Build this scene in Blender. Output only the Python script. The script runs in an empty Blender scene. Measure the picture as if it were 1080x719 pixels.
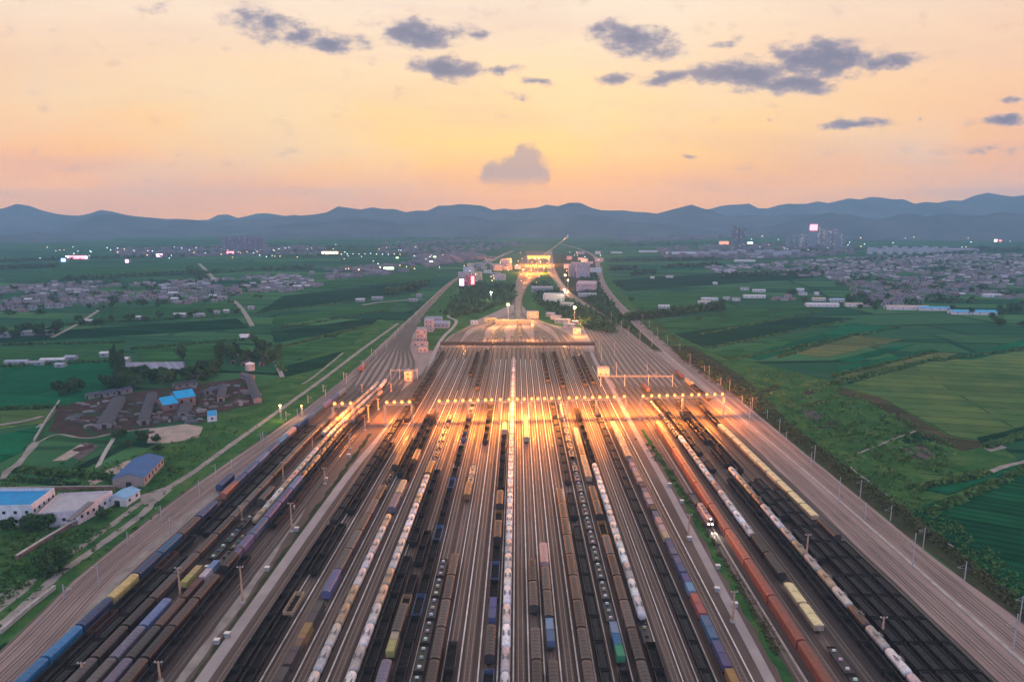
import bpy, bmesh, math, random
from mathutils import Vector, Matrix
R = random.Random(7)
rad = math.radians
scene = bpy.context.scene
COL = scene.collection

# ------------------------------------------------------------------ camera and survey helpers
F, H = 720.0, 138.0
PITCH = math.atan(132.5 / 720)
YAW = math.atan(5 / 720)
def ray(px, py):
    a = (px - 540) / F; b = -(py - 359.5) / F
    fy = math.cos(PITCH) + b * math.sin(PITCH); fz = -math.sin(PITCH) + b * math.cos(PITCH)
    c, s = math.cos(YAW), math.sin(YAW)
    return (a * c - fy * s, a * s + fy * c, fz)
def P(px, py, z=0.0):
    x, y, d = ray(px, py)
    t = (z - H) / d
    return (x * t, y * t)
def Yrow(py, z=3.0):
    return P(545, py, z)[1]
cam_d = bpy.data.cameras.new('camera'); cam = bpy.data.objects.new('camera', cam_d); COL.objects.link(cam)
cam.location = (0, 0, H)
cam.rotation_euler = (rad(90) - PITCH, 0, YAW)
cam_d.sensor_width = 36; cam_d.lens = 24; cam_d.clip_start = 1; cam_d.clip_end = 80000
scene.camera = cam

# ------------------------------------------------------------------ node helpers
def lin(r, g, b):
    f = lambda c: (c / 255 / 12.92) if c / 255 <= 0.04045 else ((c / 255 + 0.055) / 1.055) ** 2.4
    return (f(r), f(g), f(b), 1)
class NT:
    def __init__(s, tree): s.t = tree; s.n = tree.nodes; s.l = tree.links
    def new(s, t, **k):
        n = s.n.new(t)
        for a, v in k.items(): setattr(n, a, v)
        return n
    def link(s, a, b): s.l.new(a, b)
    def put(s, sock, v):
        if hasattr(v, 'links'): s.l.new(v, sock)
        else: sock.default_value = v
    def math(s, op, a, b=0.0, c=None, clamp=False):
        n = s.new('ShaderNodeMath', operation=op, use_clamp=clamp)
        s.put(n.inputs[0], a); s.put(n.inputs[1], b)
        if c is not None: s.put(n.inputs[2], c)
        return n.outputs[0]
    def mix(s, f, a, b, blend='MIX'):
        n = s.new('ShaderNodeMix', data_type='RGBA', blend_type=blend)
        s.put(n.inputs[0], f); s.put(n.inputs[6], a); s.put(n.inputs[7], b)
        return n.outputs[2]
    def noise(s, vec, scale, detail=4, rough=0.55, out=0):
        n = s.new('ShaderNodeTexNoise'); n.inputs['Scale'].default_value = scale
        n.inputs['Detail'].default_value = detail; n.inputs['Roughness'].default_value = rough
        if vec is not None: s.link(vec, n.inputs['Vector'])
        return n.outputs[out]
    def ramp(s, f, stops, interp='LINEAR'):
        n = s.new('ShaderNodeValToRGB'); cr = n.color_ramp; cr.interpolation = interp
        while len(cr.elements) < len(stops): cr.elements.new(0.5)
        for e, (p, c) in zip(cr.elements, stops):
            e.position = p; e.color = c if len(c) == 4 else (*c, 1)
        s.link(f, n.inputs[0]); return n.outputs[0]
    def coord(s, which='Object'): return s.new('ShaderNodeTexCoord').outputs[which]
    def mapping(s, vec, loc=(0, 0, 0), rot=(0, 0, 0), scale=(1, 1, 1), vt='POINT'):
        n = s.new('ShaderNodeMapping', vector_type=vt)
        n.inputs[1].default_value = loc; n.inputs[2].default_value = rot; n.inputs[3].default_value = scale
        s.link(vec, n.inputs[0]); return n.outputs[0]
def mat(name):
    m = bpy.data.materials.new(name); m.use_nodes = True
    t = NT(m.node_tree); b = t.n['Principled BSDF']
    return m, t, b
def bump(t, b, h, strength=0.4, dist=0.1):
    n = t.new('ShaderNodeBump'); n.inputs['Strength'].default_value = strength; n.inputs['Distance'].default_value = dist
    t.link(h, n.inputs['Height']); t.link(n.outputs[0], b.inputs['Normal'])
M = {}
def simple(name, c, rough=0.7, metal=0.0, var=0.25, scale=0.6, space='Object', detail=5):
    m, t, b = mat(name)
    n = t.noise(t.coord(space), scale, detail, 0.6)
    lo = tuple(x * (1 - var) for x in c[:3]) + (1,); hi = tuple(min(1, x * (1 + var)) for x in c[:3]) + (1,)
    t.link(t.ramp(n, [(0.3, lo), (0.7, hi)]), b.inputs['Base Color'])
    b.inputs['Roughness'].default_value = rough; b.inputs['Metallic'].default_value = metal
    M[name] = m; return m
def painted(name, rough=0.5, grime=(0.05, 0.04, 0.035), amt=0.65, scale=0.5, corr=0.0, metal=0.0):
    """paint in the object's own colour with streaky dirt"""
    m, t, b = mat(name)
    oi = t.new('ShaderNodeObjectInfo'); co = t.coord('Object')
    off = t.new('ShaderNodeVectorMath', operation='ADD'); t.link(co, off.inputs[0])
    cb = t.new('ShaderNodeCombineXYZ'); t.link(t.math('MULTIPLY', oi.outputs['Random'], 90), cb.inputs[0]); t.link(cb.outputs[0], off.inputs[1])
    n = t.noise(off.outputs[0], scale, 6, 0.65); n2 = t.noise(t.mapping(off.outputs[0], scale=(3, 3, 0.35)), 0.8, 4)
    f = t.math('MULTIPLY', t.math('ADD', n, n2), 0.5)
    f = t.math('MULTIPLY', t.ramp(f, [(0.42, (0, 0, 0)), (0.66, (1, 1, 1))]), amt)
    c = t.mix(f, oi.outputs['Color'], (*grime, 1))
    if corr:
        w = t.new('ShaderNodeTexWave', wave_type='BANDS', bands_direction='X'); w.inputs['Scale'].default_value = corr
        t.link(co, w.inputs['Vector']); bump(t, b, w.outputs[1], 0.6, 0.05)
    t.link(c, b.inputs['Base Color']); b.inputs['Roughness'].default_value = rough; b.inputs['Metallic'].default_value = metal
    M[name] = m; return m
def emit(name, c, strength, sampling=True):
    m, t, b = mat(name)
    b.inputs['Base Color'].default_value = (0.1, 0.1, 0.1, 1)
    b.inputs['Emission Color'].default_value = (*c, 1); b.inputs['Emission Strength'].default_value = strength
    if not sampling: m.cycles.emission_sampling = 'NONE'
    M[name] = m; return m

# wagon materials
painted('wagon_paint', 0.5, (0.030, 0.023, 0.021), 0.6, 0.45)
painted('tank_paint', 0.42, (0.07, 0.05, 0.042), 0.65, 0.5)
painted('roof_sheet', 0.8, (0.06, 0.05, 0.048), 0.45, 0.25, corr=2.0)
M['roof_sheet'].node_tree.nodes['Principled BSDF'].inputs['Specular IOR Level'].default_value = 0.15
painted('house_paint', 0.85, (0.09, 0.08, 0.075), 0.45, 0.3)
painted('tile_roof', 0.85, (0.06, 0.055, 0.055), 0.55, 0.35, corr=3.0)
painted('container_paint', 0.5, (0.06, 0.05, 0.045), 0.45, 0.5)
simple('dark_steel', (0.015, 0.012, 0.011), 0.7, 0.0, 0.5, 1.5)
simple('coal', (0.008, 0.007, 0.007), 0.8, 0.0, 0.6, 2.5)
simple('wagon_inside', (0.018, 0.013, 0.012), 0.9, 0.0, 0.6, 0.8)
simple('grating', (0.16, 0.14, 0.13), 0.7, 0.1, 0.3, 1.2)
simple('marking', (0.02, 0.02, 0.025), 0.6)
simple('glass', (0.02, 0.025, 0.03), 0.12)
simple('rail_rust', (0.085, 0.052, 0.044), 0.6, 0.0, 0.3, 0.2)
simple('rail_steel', (0.40, 0.34, 0.31), 0.36, 1.0, 0.2, 0.2)
simple('concrete', (0.36, 0.31, 0.28), 0.85, 0, 0.25, 0.35)
simple('drain_concrete', (0.68, 0.60, 0.56), 0.6, 0, 0.28, 0.25)
simple('pale_dirt', (0.25, 0.21, 0.185), 0.95, 0, 0.35, 0.12)
simple('sand', (0.33, 0.25, 0.205), 0.95, 0, 0.3, 0.15)
simple('rubble', (0.075, 0.052, 0.05), 0.95, 0, 0.7, 0.25)
def waste():
    m, t, b = mat('waste_ground'); g = t.coord('Object'); n = t.noise(g, 0.07, 8, 0.7); n2 = t.noise(g, 0.5, 5, 0.7)
    c = t.ramp(n, [(0.34, (0.035, 0.10, 0.035)), (0.44, (0.045, 0.075, 0.035)), (0.50, (0.075, 0.045, 0.04)), (0.62, (0.10, 0.06, 0.055)), (0.72, (0.17, 0.13, 0.115))])
    c = t.mix(t.math('MULTIPLY', n2, 0.6), c, (0.03, 0.025, 0.024, 1)); t.link(c, b.inputs['Base Color']); b.inputs['Roughness'].default_value = 0.95; b.inputs['Specular IOR Level'].default_value = 0
    M['waste_ground'] = m
waste()
simple('brick', (0.20, 0.11, 0.09), 0.9, 0, 0.35, 0.6)
simple('rust_post', (0.42, 0.24, 0.15), 0.8, 0, 0.3, 0.8)
simple('galvanised', (0.40, 0.39, 0.40), 0.5, 0.4, 0.2, 0.6)
simple('bark', (0.07, 0.05, 0.04), 0.95)
simple('tarp', (0.66, 0.52, 0.27), 0.8, 0, 0.25, 0.5)
simple('plastic_film', (0.20, 0.20, 0.27), 0.5, 0, 0.5, 0.3)
simple('asphalt', (0.10, 0.095, 0.10), 0.9, 0, 0.25, 0.2)
simple('road_surface', (0.32, 0.26, 0.25), 0.9, 0, 0.15, 0.08)

def ballast(name, c1, c2, c3):
    m, t, b = mat(name)
    g = t.coord('Object')
    big = t.noise(t.mapping(g, scale=(1, 0.18, 1)), 0.12, 6, 0.65)
    fine = t.noise(g, 3.0, 3, 0.7)
    c = t.ramp(big, [(0.3, c1), (0.52, c2), (0.72, c3)])
    c = t.mix(t.math('MULTIPLY', fine, 0.75), c, (0.07, 0.055, 0.05, 1))
    t.link(c, b.inputs['Base Color']); b.inputs['Roughness'].default_value = 0.92
    bump(t, b, fine, 0.6, 0.08)
    M[name] = m
ballast('yard_ballast', (0.06, 0.034, 0.027, 1), (0.125, 0.074, 0.057, 1), (0.22, 0.135, 0.105, 1))
ballast('main_ballast', (0.32, 0.21, 0.18, 1), (0.44, 0.30, 0.265, 1), (0.53, 0.385, 0.345, 1))
ballast('fan_ballast', (0.32, 0.21, 0.18, 1), (0.43, 0.29, 0.25, 1), (0.52, 0.36, 0.31, 1))
ballast('dark_ballast', (0.04, 0.032, 0.032, 1), (0.065, 0.052, 0.05, 1), (0.10, 0.08, 0.075, 1))
def track_bed(name, c, sl):
    """ballast bed with concrete sleepers every 0.6 m; u runs across in metres, v along"""
    m, t, b = mat(name)
    uv = t.coord('UV'); sx = t.new('ShaderNodeSeparateXYZ'); t.link(uv, sx.inputs[0])
    g = t.coord('Object'); fine = t.noise(g, 4.0, 3, 0.7); big = t.noise(t.mapping(g, scale=(1, 0.12, 1)), 0.15, 5)
    base = t.mix(t.ramp(big, [(0.35, (0, 0, 0)), (0.7, (1, 1, 1))]), (*[x * 0.72 for x in c], 1), (*[min(1, x * 1.2) for x in c], 1))
    base = t.mix(t.math('MULTIPLY', fine, 0.7), base, (0.06, 0.045, 0.04, 1))
    fr = t.math('FRACT', t.math('DIVIDE', sx.outputs[1], 0.62))
    on = t.math('LESS_THAN', fr, 0.42)
    inside = t.math('LESS_THAN', t.math('ABSOLUTE', sx.outputs[0]), 1.3)
    f = t.math('MULTIPLY', t.math('MULTIPLY', on, inside), 0.8)
    oil = t.math('LESS_THAN', t.math('ABSOLUTE', sx.outputs[0]), 0.5)
    oiln = t.ramp(t.noise(t.mapping(uv, scale=(1.2, 0.05, 1)), 1.0, 5, 0.7), [(0.42, (0, 0, 0)), (0.66, (1, 1, 1))])
    colr = t.mix(f, base, (*sl, 1)); colr = t.mix(t.math('MULTIPLY', t.math('MULTIPLY', oil, oiln), 0.7), colr, (0.035, 0.026, 0.024, 1))
    t.link(colr, b.inputs['Base Color']); b.inputs['Roughness'].default_value = 0.9
    bump(t, b, f, 0.5, 0.1)
    M[name] = m
track_bed('track_bed_brown', (0.085, 0.050, 0.040), (0.33, 0.23, 0.19))
track_bed('track_bed_pale', (0.35, 0.23, 0.20), (0.42, 0.32, 0.285))
track_bed('track_bed_dark', (0.055, 0.038, 0.034), (0.15, 0.115, 0.10))

# land
def land():
    m, t, b = mat('farmland')
    g = t.coord('Object')
    warp = t.noise(g, 0.0011, 3, 0.5, 1)
    vm = t.new('ShaderNodeVectorMath', operation='MULTIPLY_ADD'); t.link(warp, vm.inputs[0]); vm.inputs[1].default_value = (120, 120, 0); t.link(g, vm.inputs[2])
    cols = []
    for rot, w, h in ((8, 420.0, 62.0), (-6, 260.0, 95.0)):
        br = t.new('ShaderNodeTexBrick'); br.offset = 0.37; br.squash = 1.6
        t.link(t.mapping(vm.outputs[0], rot=(0, 0, rad(rot)), scale=(0.01, 0.01, 0.01)), br.inputs['Vector'])
        br.inputs['Color1'].default_value = (0.008, 0.060, 0.034, 1); br.inputs['Color2'].default_value = (0.075, 0.18, 0.065, 1)
        br.inputs['Mortar'].default_value = (0.008, 0.026, 0.017, 1)
        br.inputs['Scale'].default_value = 1; br.inputs['Mortar Size'].default_value = 0.05; br.inputs['Mortar Smooth'].default_value = 0.5
        br.inputs['Brick Width'].default_value = w / 100; br.inputs['Row Height'].default_value = h / 100; br.inputs['Bias'].default_value = 0.0
        cols.append(br.outputs[0])
    sel = t.ramp(t.noise(g, 0.0012, 2), [(0.45, (0, 0, 0)), (0.55, (1, 1, 1))])
    c = t.mix(sel, cols[0], cols[1])
    n = t.noise(g, 0.02, 8, 0.68); c = t.mix(t.math('MULTIPLY', t.ramp(n, [(0.4, (0, 0, 0)), (0.75, (1, 1, 1))]), 0.4), c, (0.018, 0.050, 0.026, 1))
    n2 = t.noise(t.mapping(g, rot=(0, 0, rad(10)), scale=(0.25, 1.4, 1)), 0.03, 5, 0.7); c = t.mix(t.math('MULTIPLY', t.ramp(n2, [(0.5, (0, 0, 0)), (0.75, (1, 1, 1))]), 0.4), c, (0.07, 0.12, 0.05, 1))
    t.link(c, b.inputs['Base Color']); b.inputs['Roughness'].default_value = 0.95; b.inputs['Specular IOR Level'].default_value = 0.0
    M['farmland'] = m
land()
def crop(name, c, row_rot, c2=None, row=3.5, strip=17):
    m, t, b = mat(name); g = t.coord('Object')
    n = t.noise(g, 0.03, 7, 0.65)
    c2 = c2 or tuple(x * 0.6 for x in c)
    col = t.mix(t.ramp(n, [(0.36, (0, 0, 0)), (0.68, (1, 1, 1))]), (*c2, 1), (*c, 1))
    w = t.new('ShaderNodeTexWave', wave_type='BANDS', bands_direction='Y'); w.inputs['Scale'].default_value = 0.314 / row * 2
    w.inputs['Distortion'].default_value = 1.5; w.inputs['Detail'].default_value = 2
    t.link(t.mapping(g, rot=(0, 0, rad(row_rot))), w.inputs['Vector'])
    col = t.mix(t.math('MULTIPLY', w.outputs[1], 0.6), col, tuple(x * 0.45 for x in c2) + (1,))
    br = t.new('ShaderNodeTexBrick'); br.offset = 0.41; t.link(t.mapping(g, rot=(0, 0, rad(row_rot)), scale=(0.01, 0.01, 0.01)), br.inputs['Vector'])
    br.inputs['Scale'].default_value = 1; br.inputs['Mortar Size'].default_value = 0.012; br.inputs['Brick Width'].default_value = 2.3; br.inputs['Row Height'].default_value = strip / 100
    br.inputs['Color1'].default_value = (0.55, 0.62, 0.6, 1); br.inputs['Color2'].default_value = (1.3, 1.2, 1.1, 1); br.inputs['Mortar'].default_value = (0.5, 0.45, 0.45, 1)
    col = t.mix(0.75, col, br.outputs[0], 'MULTIPLY')
    fine = t.noise(g, 0.9, 3, 0.7); col = t.mix(t.math('MULTIPLY', fine, 0.35), col, (0.012, 0.03, 0.015, 1))
    t.link(col, b.inputs['Base Color']); b.inputs['Roughness'].default_value = 0.95; b.inputs['Specular IOR Level'].default_value = 0.0
    M[name] = m
crop('crop_teal', (0.016, 0.19, 0.085), 10, strip=40)
crop('crop_green', (0.065, 0.20, 0.066), 8)
crop('crop_olive', (0.20, 0.25, 0.08), 12, (0.08, 0.175, 0.06), 7)
crop('crop_brown', (0.23, 0.22, 0.095), 12, (0.11, 0.16, 0.06))
crop('crop_dark', (0.018, 0.082, 0.040), 9)
crop('crop_deep', (0.016, 0.125, 0.055), 28, row=12)
crop('bare_margin', (0.15, 0.105, 0.065), 30, (0.07, 0.075, 0.04))
def verge():
    m, t, b = mat('verge_grass'); g = t.coord('Object')
    n = t.noise(g, 0.06, 8, 0.7); n2 = t.noise(g, 0.6, 5, 0.7)
    c = t.ramp(n, [(0.3, (0.022, 0.075, 0.026)), (0.46, (0.05, 0.14, 0.040)), (0.62, (0.11, 0.19, 0.055)), (0.78, (0.22, 0.19, 0.10))])
    c = t.mix(t.math('MULTIPLY', n2, 0.6), c, (0.012, 0.03, 0.014, 1))
    t.link(c, b.inputs['Base Color']); b.inputs['Roughness'].default_value = 0.95; b.inputs['Specular IOR Level'].default_value = 0.0
    bump(t, b, n2, 0.8, 0.6); M['verge_grass'] = m
    m, t, b = mat('dry_verge'); g = t.coord('Object')
    n = t.noise(g, 0.09, 8, 0.7); n2 = t.noise(g, 0.7, 5, 0.7)
    c = t.ramp(n, [(0.3, (0.030, 0.045, 0.020)), (0.5, (0.06, 0.065, 0.034)), (0.75, (0.12, 0.095, 0.06))])
    c = t.mix(t.math('MULTIPLY', n2, 0.55), c, (0.018, 0.026, 0.014, 1))
    t.link(c, b.inputs['Base Color']); b.inputs['Roughness'].default_value = 0.95; b.inputs['Specular IOR Level'].default_value = 0.0
    bump(t, b, n2, 0.8, 0.6); M['dry_verge'] = m
verge()
def foliage(name, a, c):
    m, t, b = mat(name); ge = t.new('ShaderNodeNewGeometry'); oi = t.new('ShaderNodeObjectInfo')
    f = t.math('ADD', t.math('MULTIPLY', ge.outputs['Random Per Island'], 0.7), t.math('MULTIPLY', oi.outputs['Random'], 0.3))
    t.link(t.mix(f, (*a, 1), (*c, 1)), b.inputs['Base Color']); b.inputs['Roughness'].default_value = 0.8; b.inputs['Specular IOR Level'].default_value = 0.0
    M[name] = m
foliage('leaves', (0.016, 0.045, 0.020), (0.085, 0.14, 0.05))
foliage('scrub_leaves', (0.025, 0.075, 0.024), (0.11, 0.18, 0.055))
foliage('dry_scrub', (0.04, 0.05, 0.022), (0.12, 0.11, 0.05))
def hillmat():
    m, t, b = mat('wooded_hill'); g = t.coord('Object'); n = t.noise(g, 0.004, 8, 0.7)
    t.link(t.ramp(n, [(0.35, (0.06, 0.075, 0.08)), (0.7, (0.13, 0.145, 0.15))]), b.inputs['Base Color']); b.inputs['Roughness'].default_value = 1; b.inputs['Specular IOR Level'].default_value = 0  # bluish grey and lightened: part of the distance haze is in this colour
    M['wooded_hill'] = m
hillmat()
# lit things
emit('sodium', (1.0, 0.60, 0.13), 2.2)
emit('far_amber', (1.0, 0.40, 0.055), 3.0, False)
emit('sodium_halo', (1.0, 0.30, 0.03), 1.15, False)  # orange rim that imitates the glow around each floodlight
emit('white_lamp', (1.0, 0.93, 0.75), 12.0)
emit('far_white', (0.75, 0.88, 1.0), 9.0, False)
emit('far_warm', (1.0, 0.60, 0.25), 10.0, False)
emit('far_green', (0.65, 1.0, 0.45), 14.0, False)
emit('far_red', (1.0, 0.12, 0.16), 8.0, False)
emit('far_pink', (1.0, 0.35, 0.75), 10.0, False)
emit('far_blue', (0.2, 0.35, 1.0), 8.0, False)
emit('far_sodium', (1.0, 0.45, 0.10), 3.5, False)
emit('lit_window', (1.0, 0.62, 0.30), 0.55, False)
emit('lit_hall', (1.0, 0.88, 0.55), 1.2, False)

# ------------------------------------------------------------------ mesh builder
class MB:
    def __init__(s): s.v = []; s.f = []; s.m = []; s.uv = {}
    def quad(s, a, b, c, d, m=0, uv=None):
        i = len(s.v); s.v += [a, b, c, d]; s.f.append((i, i + 1, i + 2, i + 3)); s.m.append(m)
        if uv: s.uv[len(s.f) - 1] = uv
    def box(s, x0, x1, y0, y1, z0, z1, m=0, top=None):
        i = len(s.v)
        s.v += [(x0, y0, z0), (x1, y0, z0), (x1, y1, z0), (x0, y1, z0), (x0, y0, z1), (x1, y0, z1), (x1, y1, z1), (x0, y1, z1)]
        for q in ((0, 3, 2, 1), (4, 5, 6, 7), (0, 1, 5, 4), (1, 2, 6, 5), (2, 3, 7, 6), (3, 0, 4, 7)):
            s.f.append(tuple(i + k for k in q)); s.m.append(m)
        if top is not None: s.m[-5] = top
    def extrude_y(s, prof, y0, y1, m=0, close=True, caps=True):
        n = len(prof); i = len(s.v)
        s.v += [(x, y0, z) for x, z in prof] + [(x, y1, z) for x, z in prof]
        for k in range(n if close else n - 1):
            j = (k + 1) % n
            s.f.append((i + k, i + j, i + n + j, i + n + k)); s.m.append(m)
        if caps: s.f.append(tuple(i + k for k in reversed(range(n)))); s.m.append(m); s.f.append(tuple(i + n + k for k in range(n))); s.m.append(m)
    def poly_prism(s, pts, z0, z1, m=0, mt=None):
        n = len(pts); i = len(s.v)
        ar = sum(pts[k][0] * pts[(k + 1) % n][1] - pts[(k + 1) % n][0] * pts[k][1] for k in range(n))
        if ar < 0: pts = pts[::-1]
        s.v += [(x, y, z0) for x, y in pts] + [(x, y, z1) for x, y in pts]
        for k in range(n):
            j = (k + 1) % n; s.f.append((i + k, i + j, i + n + j, i + n + k)); s.m.append(m)
        s.f.append(tuple(i + n + k for k in range(n))); s.m.append(m if mt is None else mt)
    def tube(s, p, q, r0, r1=None, n=6, m=0, caps=True):
        r1 = r0 if r1 is None else r1
        p = Vector(p); q = Vector(q); d = (q - p).normalized()
        a = d.orthogonal().normalized(); b = d.cross(a); i = len(s.v)
        for c, r in ((p, r0), (q, r1)):
            for k in range(n):
                an = 2 * math.pi * k / n; s.v.append(tuple(c + a * (r * math.cos(an)) + b * (r * math.sin(an))))
        for k in range(n):
            j = (k + 1) % n; s.f.append((i + k, i + j, i + n + j, i + n + k)); s.m.append(m)
        if caps: s.f.append(tuple(i + k for k in reversed(range(n)))); s.m.append(m); s.f.append(tuple(i + n + k for k in range(n))); s.m.append(m)
    def lathe_y(s, prof, cx, cz, n=14, m=0):
        i = len(s.v)
        for y, r in prof:
            for k in range(n):
                an = 2 * math.pi * k / n; s.v.append((cx + r * math.cos(an), y, cz + r * math.sin(an)))
        for a in range(len(prof) - 1):
            for k in range(n):
                j = (k + 1) % n; s.f.append((i + a * n + k, i + (a + 1) * n + k, i + (a + 1) * n + j, i + a * n + j)); s.m.append(m)
    def add(s, o, mo=0):
        i = len(s.v); s.v += o.v; s.f += [tuple(i + k for k in f) for f in o.f]; s.m += [x + mo for x in o.m]; return s
    def mesh(s, name, mats, smooth=False):
        me = bpy.data.meshes.new(name); me.from_pydata(s.v, [], s.f)
        for m in mats: me.materials.append(M[m])
        me.polygons.foreach_set('material_index', s.m)
        if smooth: me.polygons.foreach_set('use_smooth', [True] * len(s.f))
        if s.uv:
            ul = me.uv_layers.new(name='UVMap')
            for fi, u in s.uv.items():
                for li, w in zip(me.polygons[fi].loop_indices, u): ul.data[li].uv = w
        me.update()
        if smooth: me.set_sharp_from_angle(angle=rad(28))
        return me
def ob(name, me, parent=None, loc=(0, 0, 0), rz=0.0, color=None):
    o = bpy.data.objects.new(name, me); COL.objects.link(o)
    o.location = loc
    if rz: o.rotation_euler = (0, 0, rz)
    if parent is not None: o.parent = parent
    if color is not None: o.color = (*color[:3], 1)
    return o
USED = {}
def tag(o, label, cat, group=None):
    o['label'] = label; o['category'] = cat
    if group: o['group'] = group
    return o
def structure(o, label=None):
    o['kind'] = 'structure'
    if label: o['label'] = label
    return o
ORDW = 'first second third fourth fifth sixth seventh eighth ninth tenth eleventh twelfth'.split()
def nth(i):
    if i <= 12: return ORDW[i - 1]
    return f"{i}{'th' if 10 <= i % 100 <= 20 else {1: 'st', 2: 'nd', 3: 'rd'}.get(i % 10, 'th')}"
def interp(pts, y):
    """Catmull-Rom x(Y) through control points"""
    if y <= pts[0][0]: return pts[0][1]
    if y >= pts[-1][0]: return pts[-1][1]
    for k in range(len(pts) - 1):
        if pts[k][0] <= y <= pts[k + 1][0]:
            y0, x0 = pts[k]; y1, x1 = pts[k + 1]; h = y1 - y0
            m0 = (x1 - pts[k - 1][1]) / (y1 - pts[k - 1][0]) if k > 0 else (x1 - x0) / h
            m1 = (pts[k + 2][1] - x0) / (pts[k + 2][0] - y0) if k + 2 < len(pts) else (x1 - x0) / h
            t = (y - y0) / h
            return (2*t**3 - 3*t*t + 1) * x0 + (t**3 - 2*t*t + t) * h * m0 + (-2*t**3 + 3*t*t) * x1 + (t**3 - t*t) * h * m1
# ------------------------------------------------------------------ world: dusk sky with clouds
HAZE_D = 1.15e-4
HAZE_TOP = 445.0
world = bpy.data.worlds.new('World'); scene.world = world; world.use_nodes = True
wt = NT(world.node_tree); wbg = wt.n['Background']
gen = wt.coord('Generated')
sp = wt.new('ShaderNodeSeparateXYZ'); wt.link(gen, sp.inputs[0])
dx, dy, dz = sp.outputs
yy = wt.math('MAXIMUM', dy, 0.05)
U = wt.math('DIVIDE', dx, yy); V = wt.math('DIVIDE', dz, yy)
elev = wt.math('ARCSINE', dz)                       # radians
tt = wt.math('DIVIDE', elev, rad(30), clamp=True)
AIR = (0.165, 0.26, 0.47)                            # what the haze itself scatters towards the eye
def skyramp(stops):
    # (elevation in degrees, sRGB as it reads through the haze) -> the sky's own radiance behind that air
    out = []
    for e, c in stops:
        path = min((HAZE_TOP - H) / max(math.sin(rad(e)), 1e-3), 9400); T = math.exp(-HAZE_D * path); w = lin(*c)
        out.append((e / 30, tuple(max(0.03, (w[k] - AIR[k] * (1 - T)) / T) for k in range(3)) + (1,)))
    return wt.ramp(tt, out)
mid = skyramp([(0, (224, 172, 158)), (0.9, (228, 176, 158)), (1.7, (233, 180, 156)), (2.8, (243, 188, 148)), (3.6, (250, 198, 146)), (5.1, (254, 213, 148)), (8, (254, 220, 162)), (12.2, (253, 224, 188)), (15.8, (252, 231, 208)), (30, (214, 206, 208))])
lef = skyramp([(0, (228, 178, 164)), (0.9, (231, 180, 164)), (1.7, (234, 182, 163)), (3.5, (241, 184, 158)), (5.5, (248, 193, 157)), (8, (250, 204, 164)), (12, (249, 217, 191)), (15.8, (247, 226, 211)), (30, (205, 200, 208))])
rig = skyramp([(0, (212, 175, 166)), (0.9, (216, 177, 167)), (1.7, (220, 179, 168)), (3.5, (225, 177, 164)), (5.5, (235, 182, 163)), (8, (243, 194, 167)), (12, (248, 209, 181)), (15.8, (249, 224, 201)), (30, (205, 200, 206))])
az = wt.math('ARCTAN2', dx, dy)                     # 0 = along the tracks, + right
cl = wt.ramp(wt.math('MULTIPLY_ADD', az, -1.4, 0.0, clamp=True), [(0, (0, 0, 0)), (1, (1, 1, 1))])
cr_ = wt.ramp(wt.math('MULTIPLY_ADD', az, 1.5, -0.10, clamp=True), [(0, (0, 0, 0)), (1, (1, 1, 1))])
front = wt.mix(cl, mid, lef); front = wt.mix(cr_, front, rig)
# broad soft streaks
uv3 = wt.new('ShaderNodeCombineXYZ'); wt.link(U, uv3.inputs[0]); wt.link(V, uv3.inputs[1])
st = wt.noise(wt.mapping(uv3.outputs[0], rot=(0, 0, rad(-6)), scale=(1.6, 9, 1)), 1.2, 5, 0.55)
front = wt.mix(wt.math('MULTIPLY', wt.ramp(st, [(0.45, (0, 0, 0)), (0.75, (1, 1, 1))]), 0.34), front, lin(224, 186, 182))
st2 = wt.noise(wt.mapping(uv3.outputs[0], rot=(0, 0, rad(10)), scale=(1.0, 2.6, 1)), 2.2, 4, 0.5)
front = wt.mix(wt.math('MULTIPLY', wt.ramp(st2, [(0.48, (0, 0, 0)), (0.70, (1, 1, 1))]), 0.45), front, lin(255, 240, 214))
st3 = wt.noise(wt.mapping(uv3.outputs[0], loc=(3, 1, 0), scale=(0.8, 4.5, 1)), 2.0, 6, 0.6)
front = wt.mix(wt.math('MULTIPLY', wt.ramp(st3, [(0.52, (0, 0, 0)), (0.72, (1, 1, 1))]), 0.30), front, lin(232, 178, 172))
# back of the sky and zenith: blue dusk
bwd = wt.ramp(wt.math('MULTIPLY_ADD', dy, 0.5, 0.5, clamp=True), [(0.35, (1, 1, 1)), (0.80, (0, 0, 0))])
sky = wt.mix(bwd, front, (1.0, 1.28, 2.05, 1))
zen = wt.ramp(wt.math('MULTIPLY_ADD', elev, 1 / rad(90), 0, clamp=True), [(0.20, (0, 0, 0)), (0.50, (1, 1, 1))])
sky = wt.mix(zen, sky, (0.82, 0.76, 0.80, 1))
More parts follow.
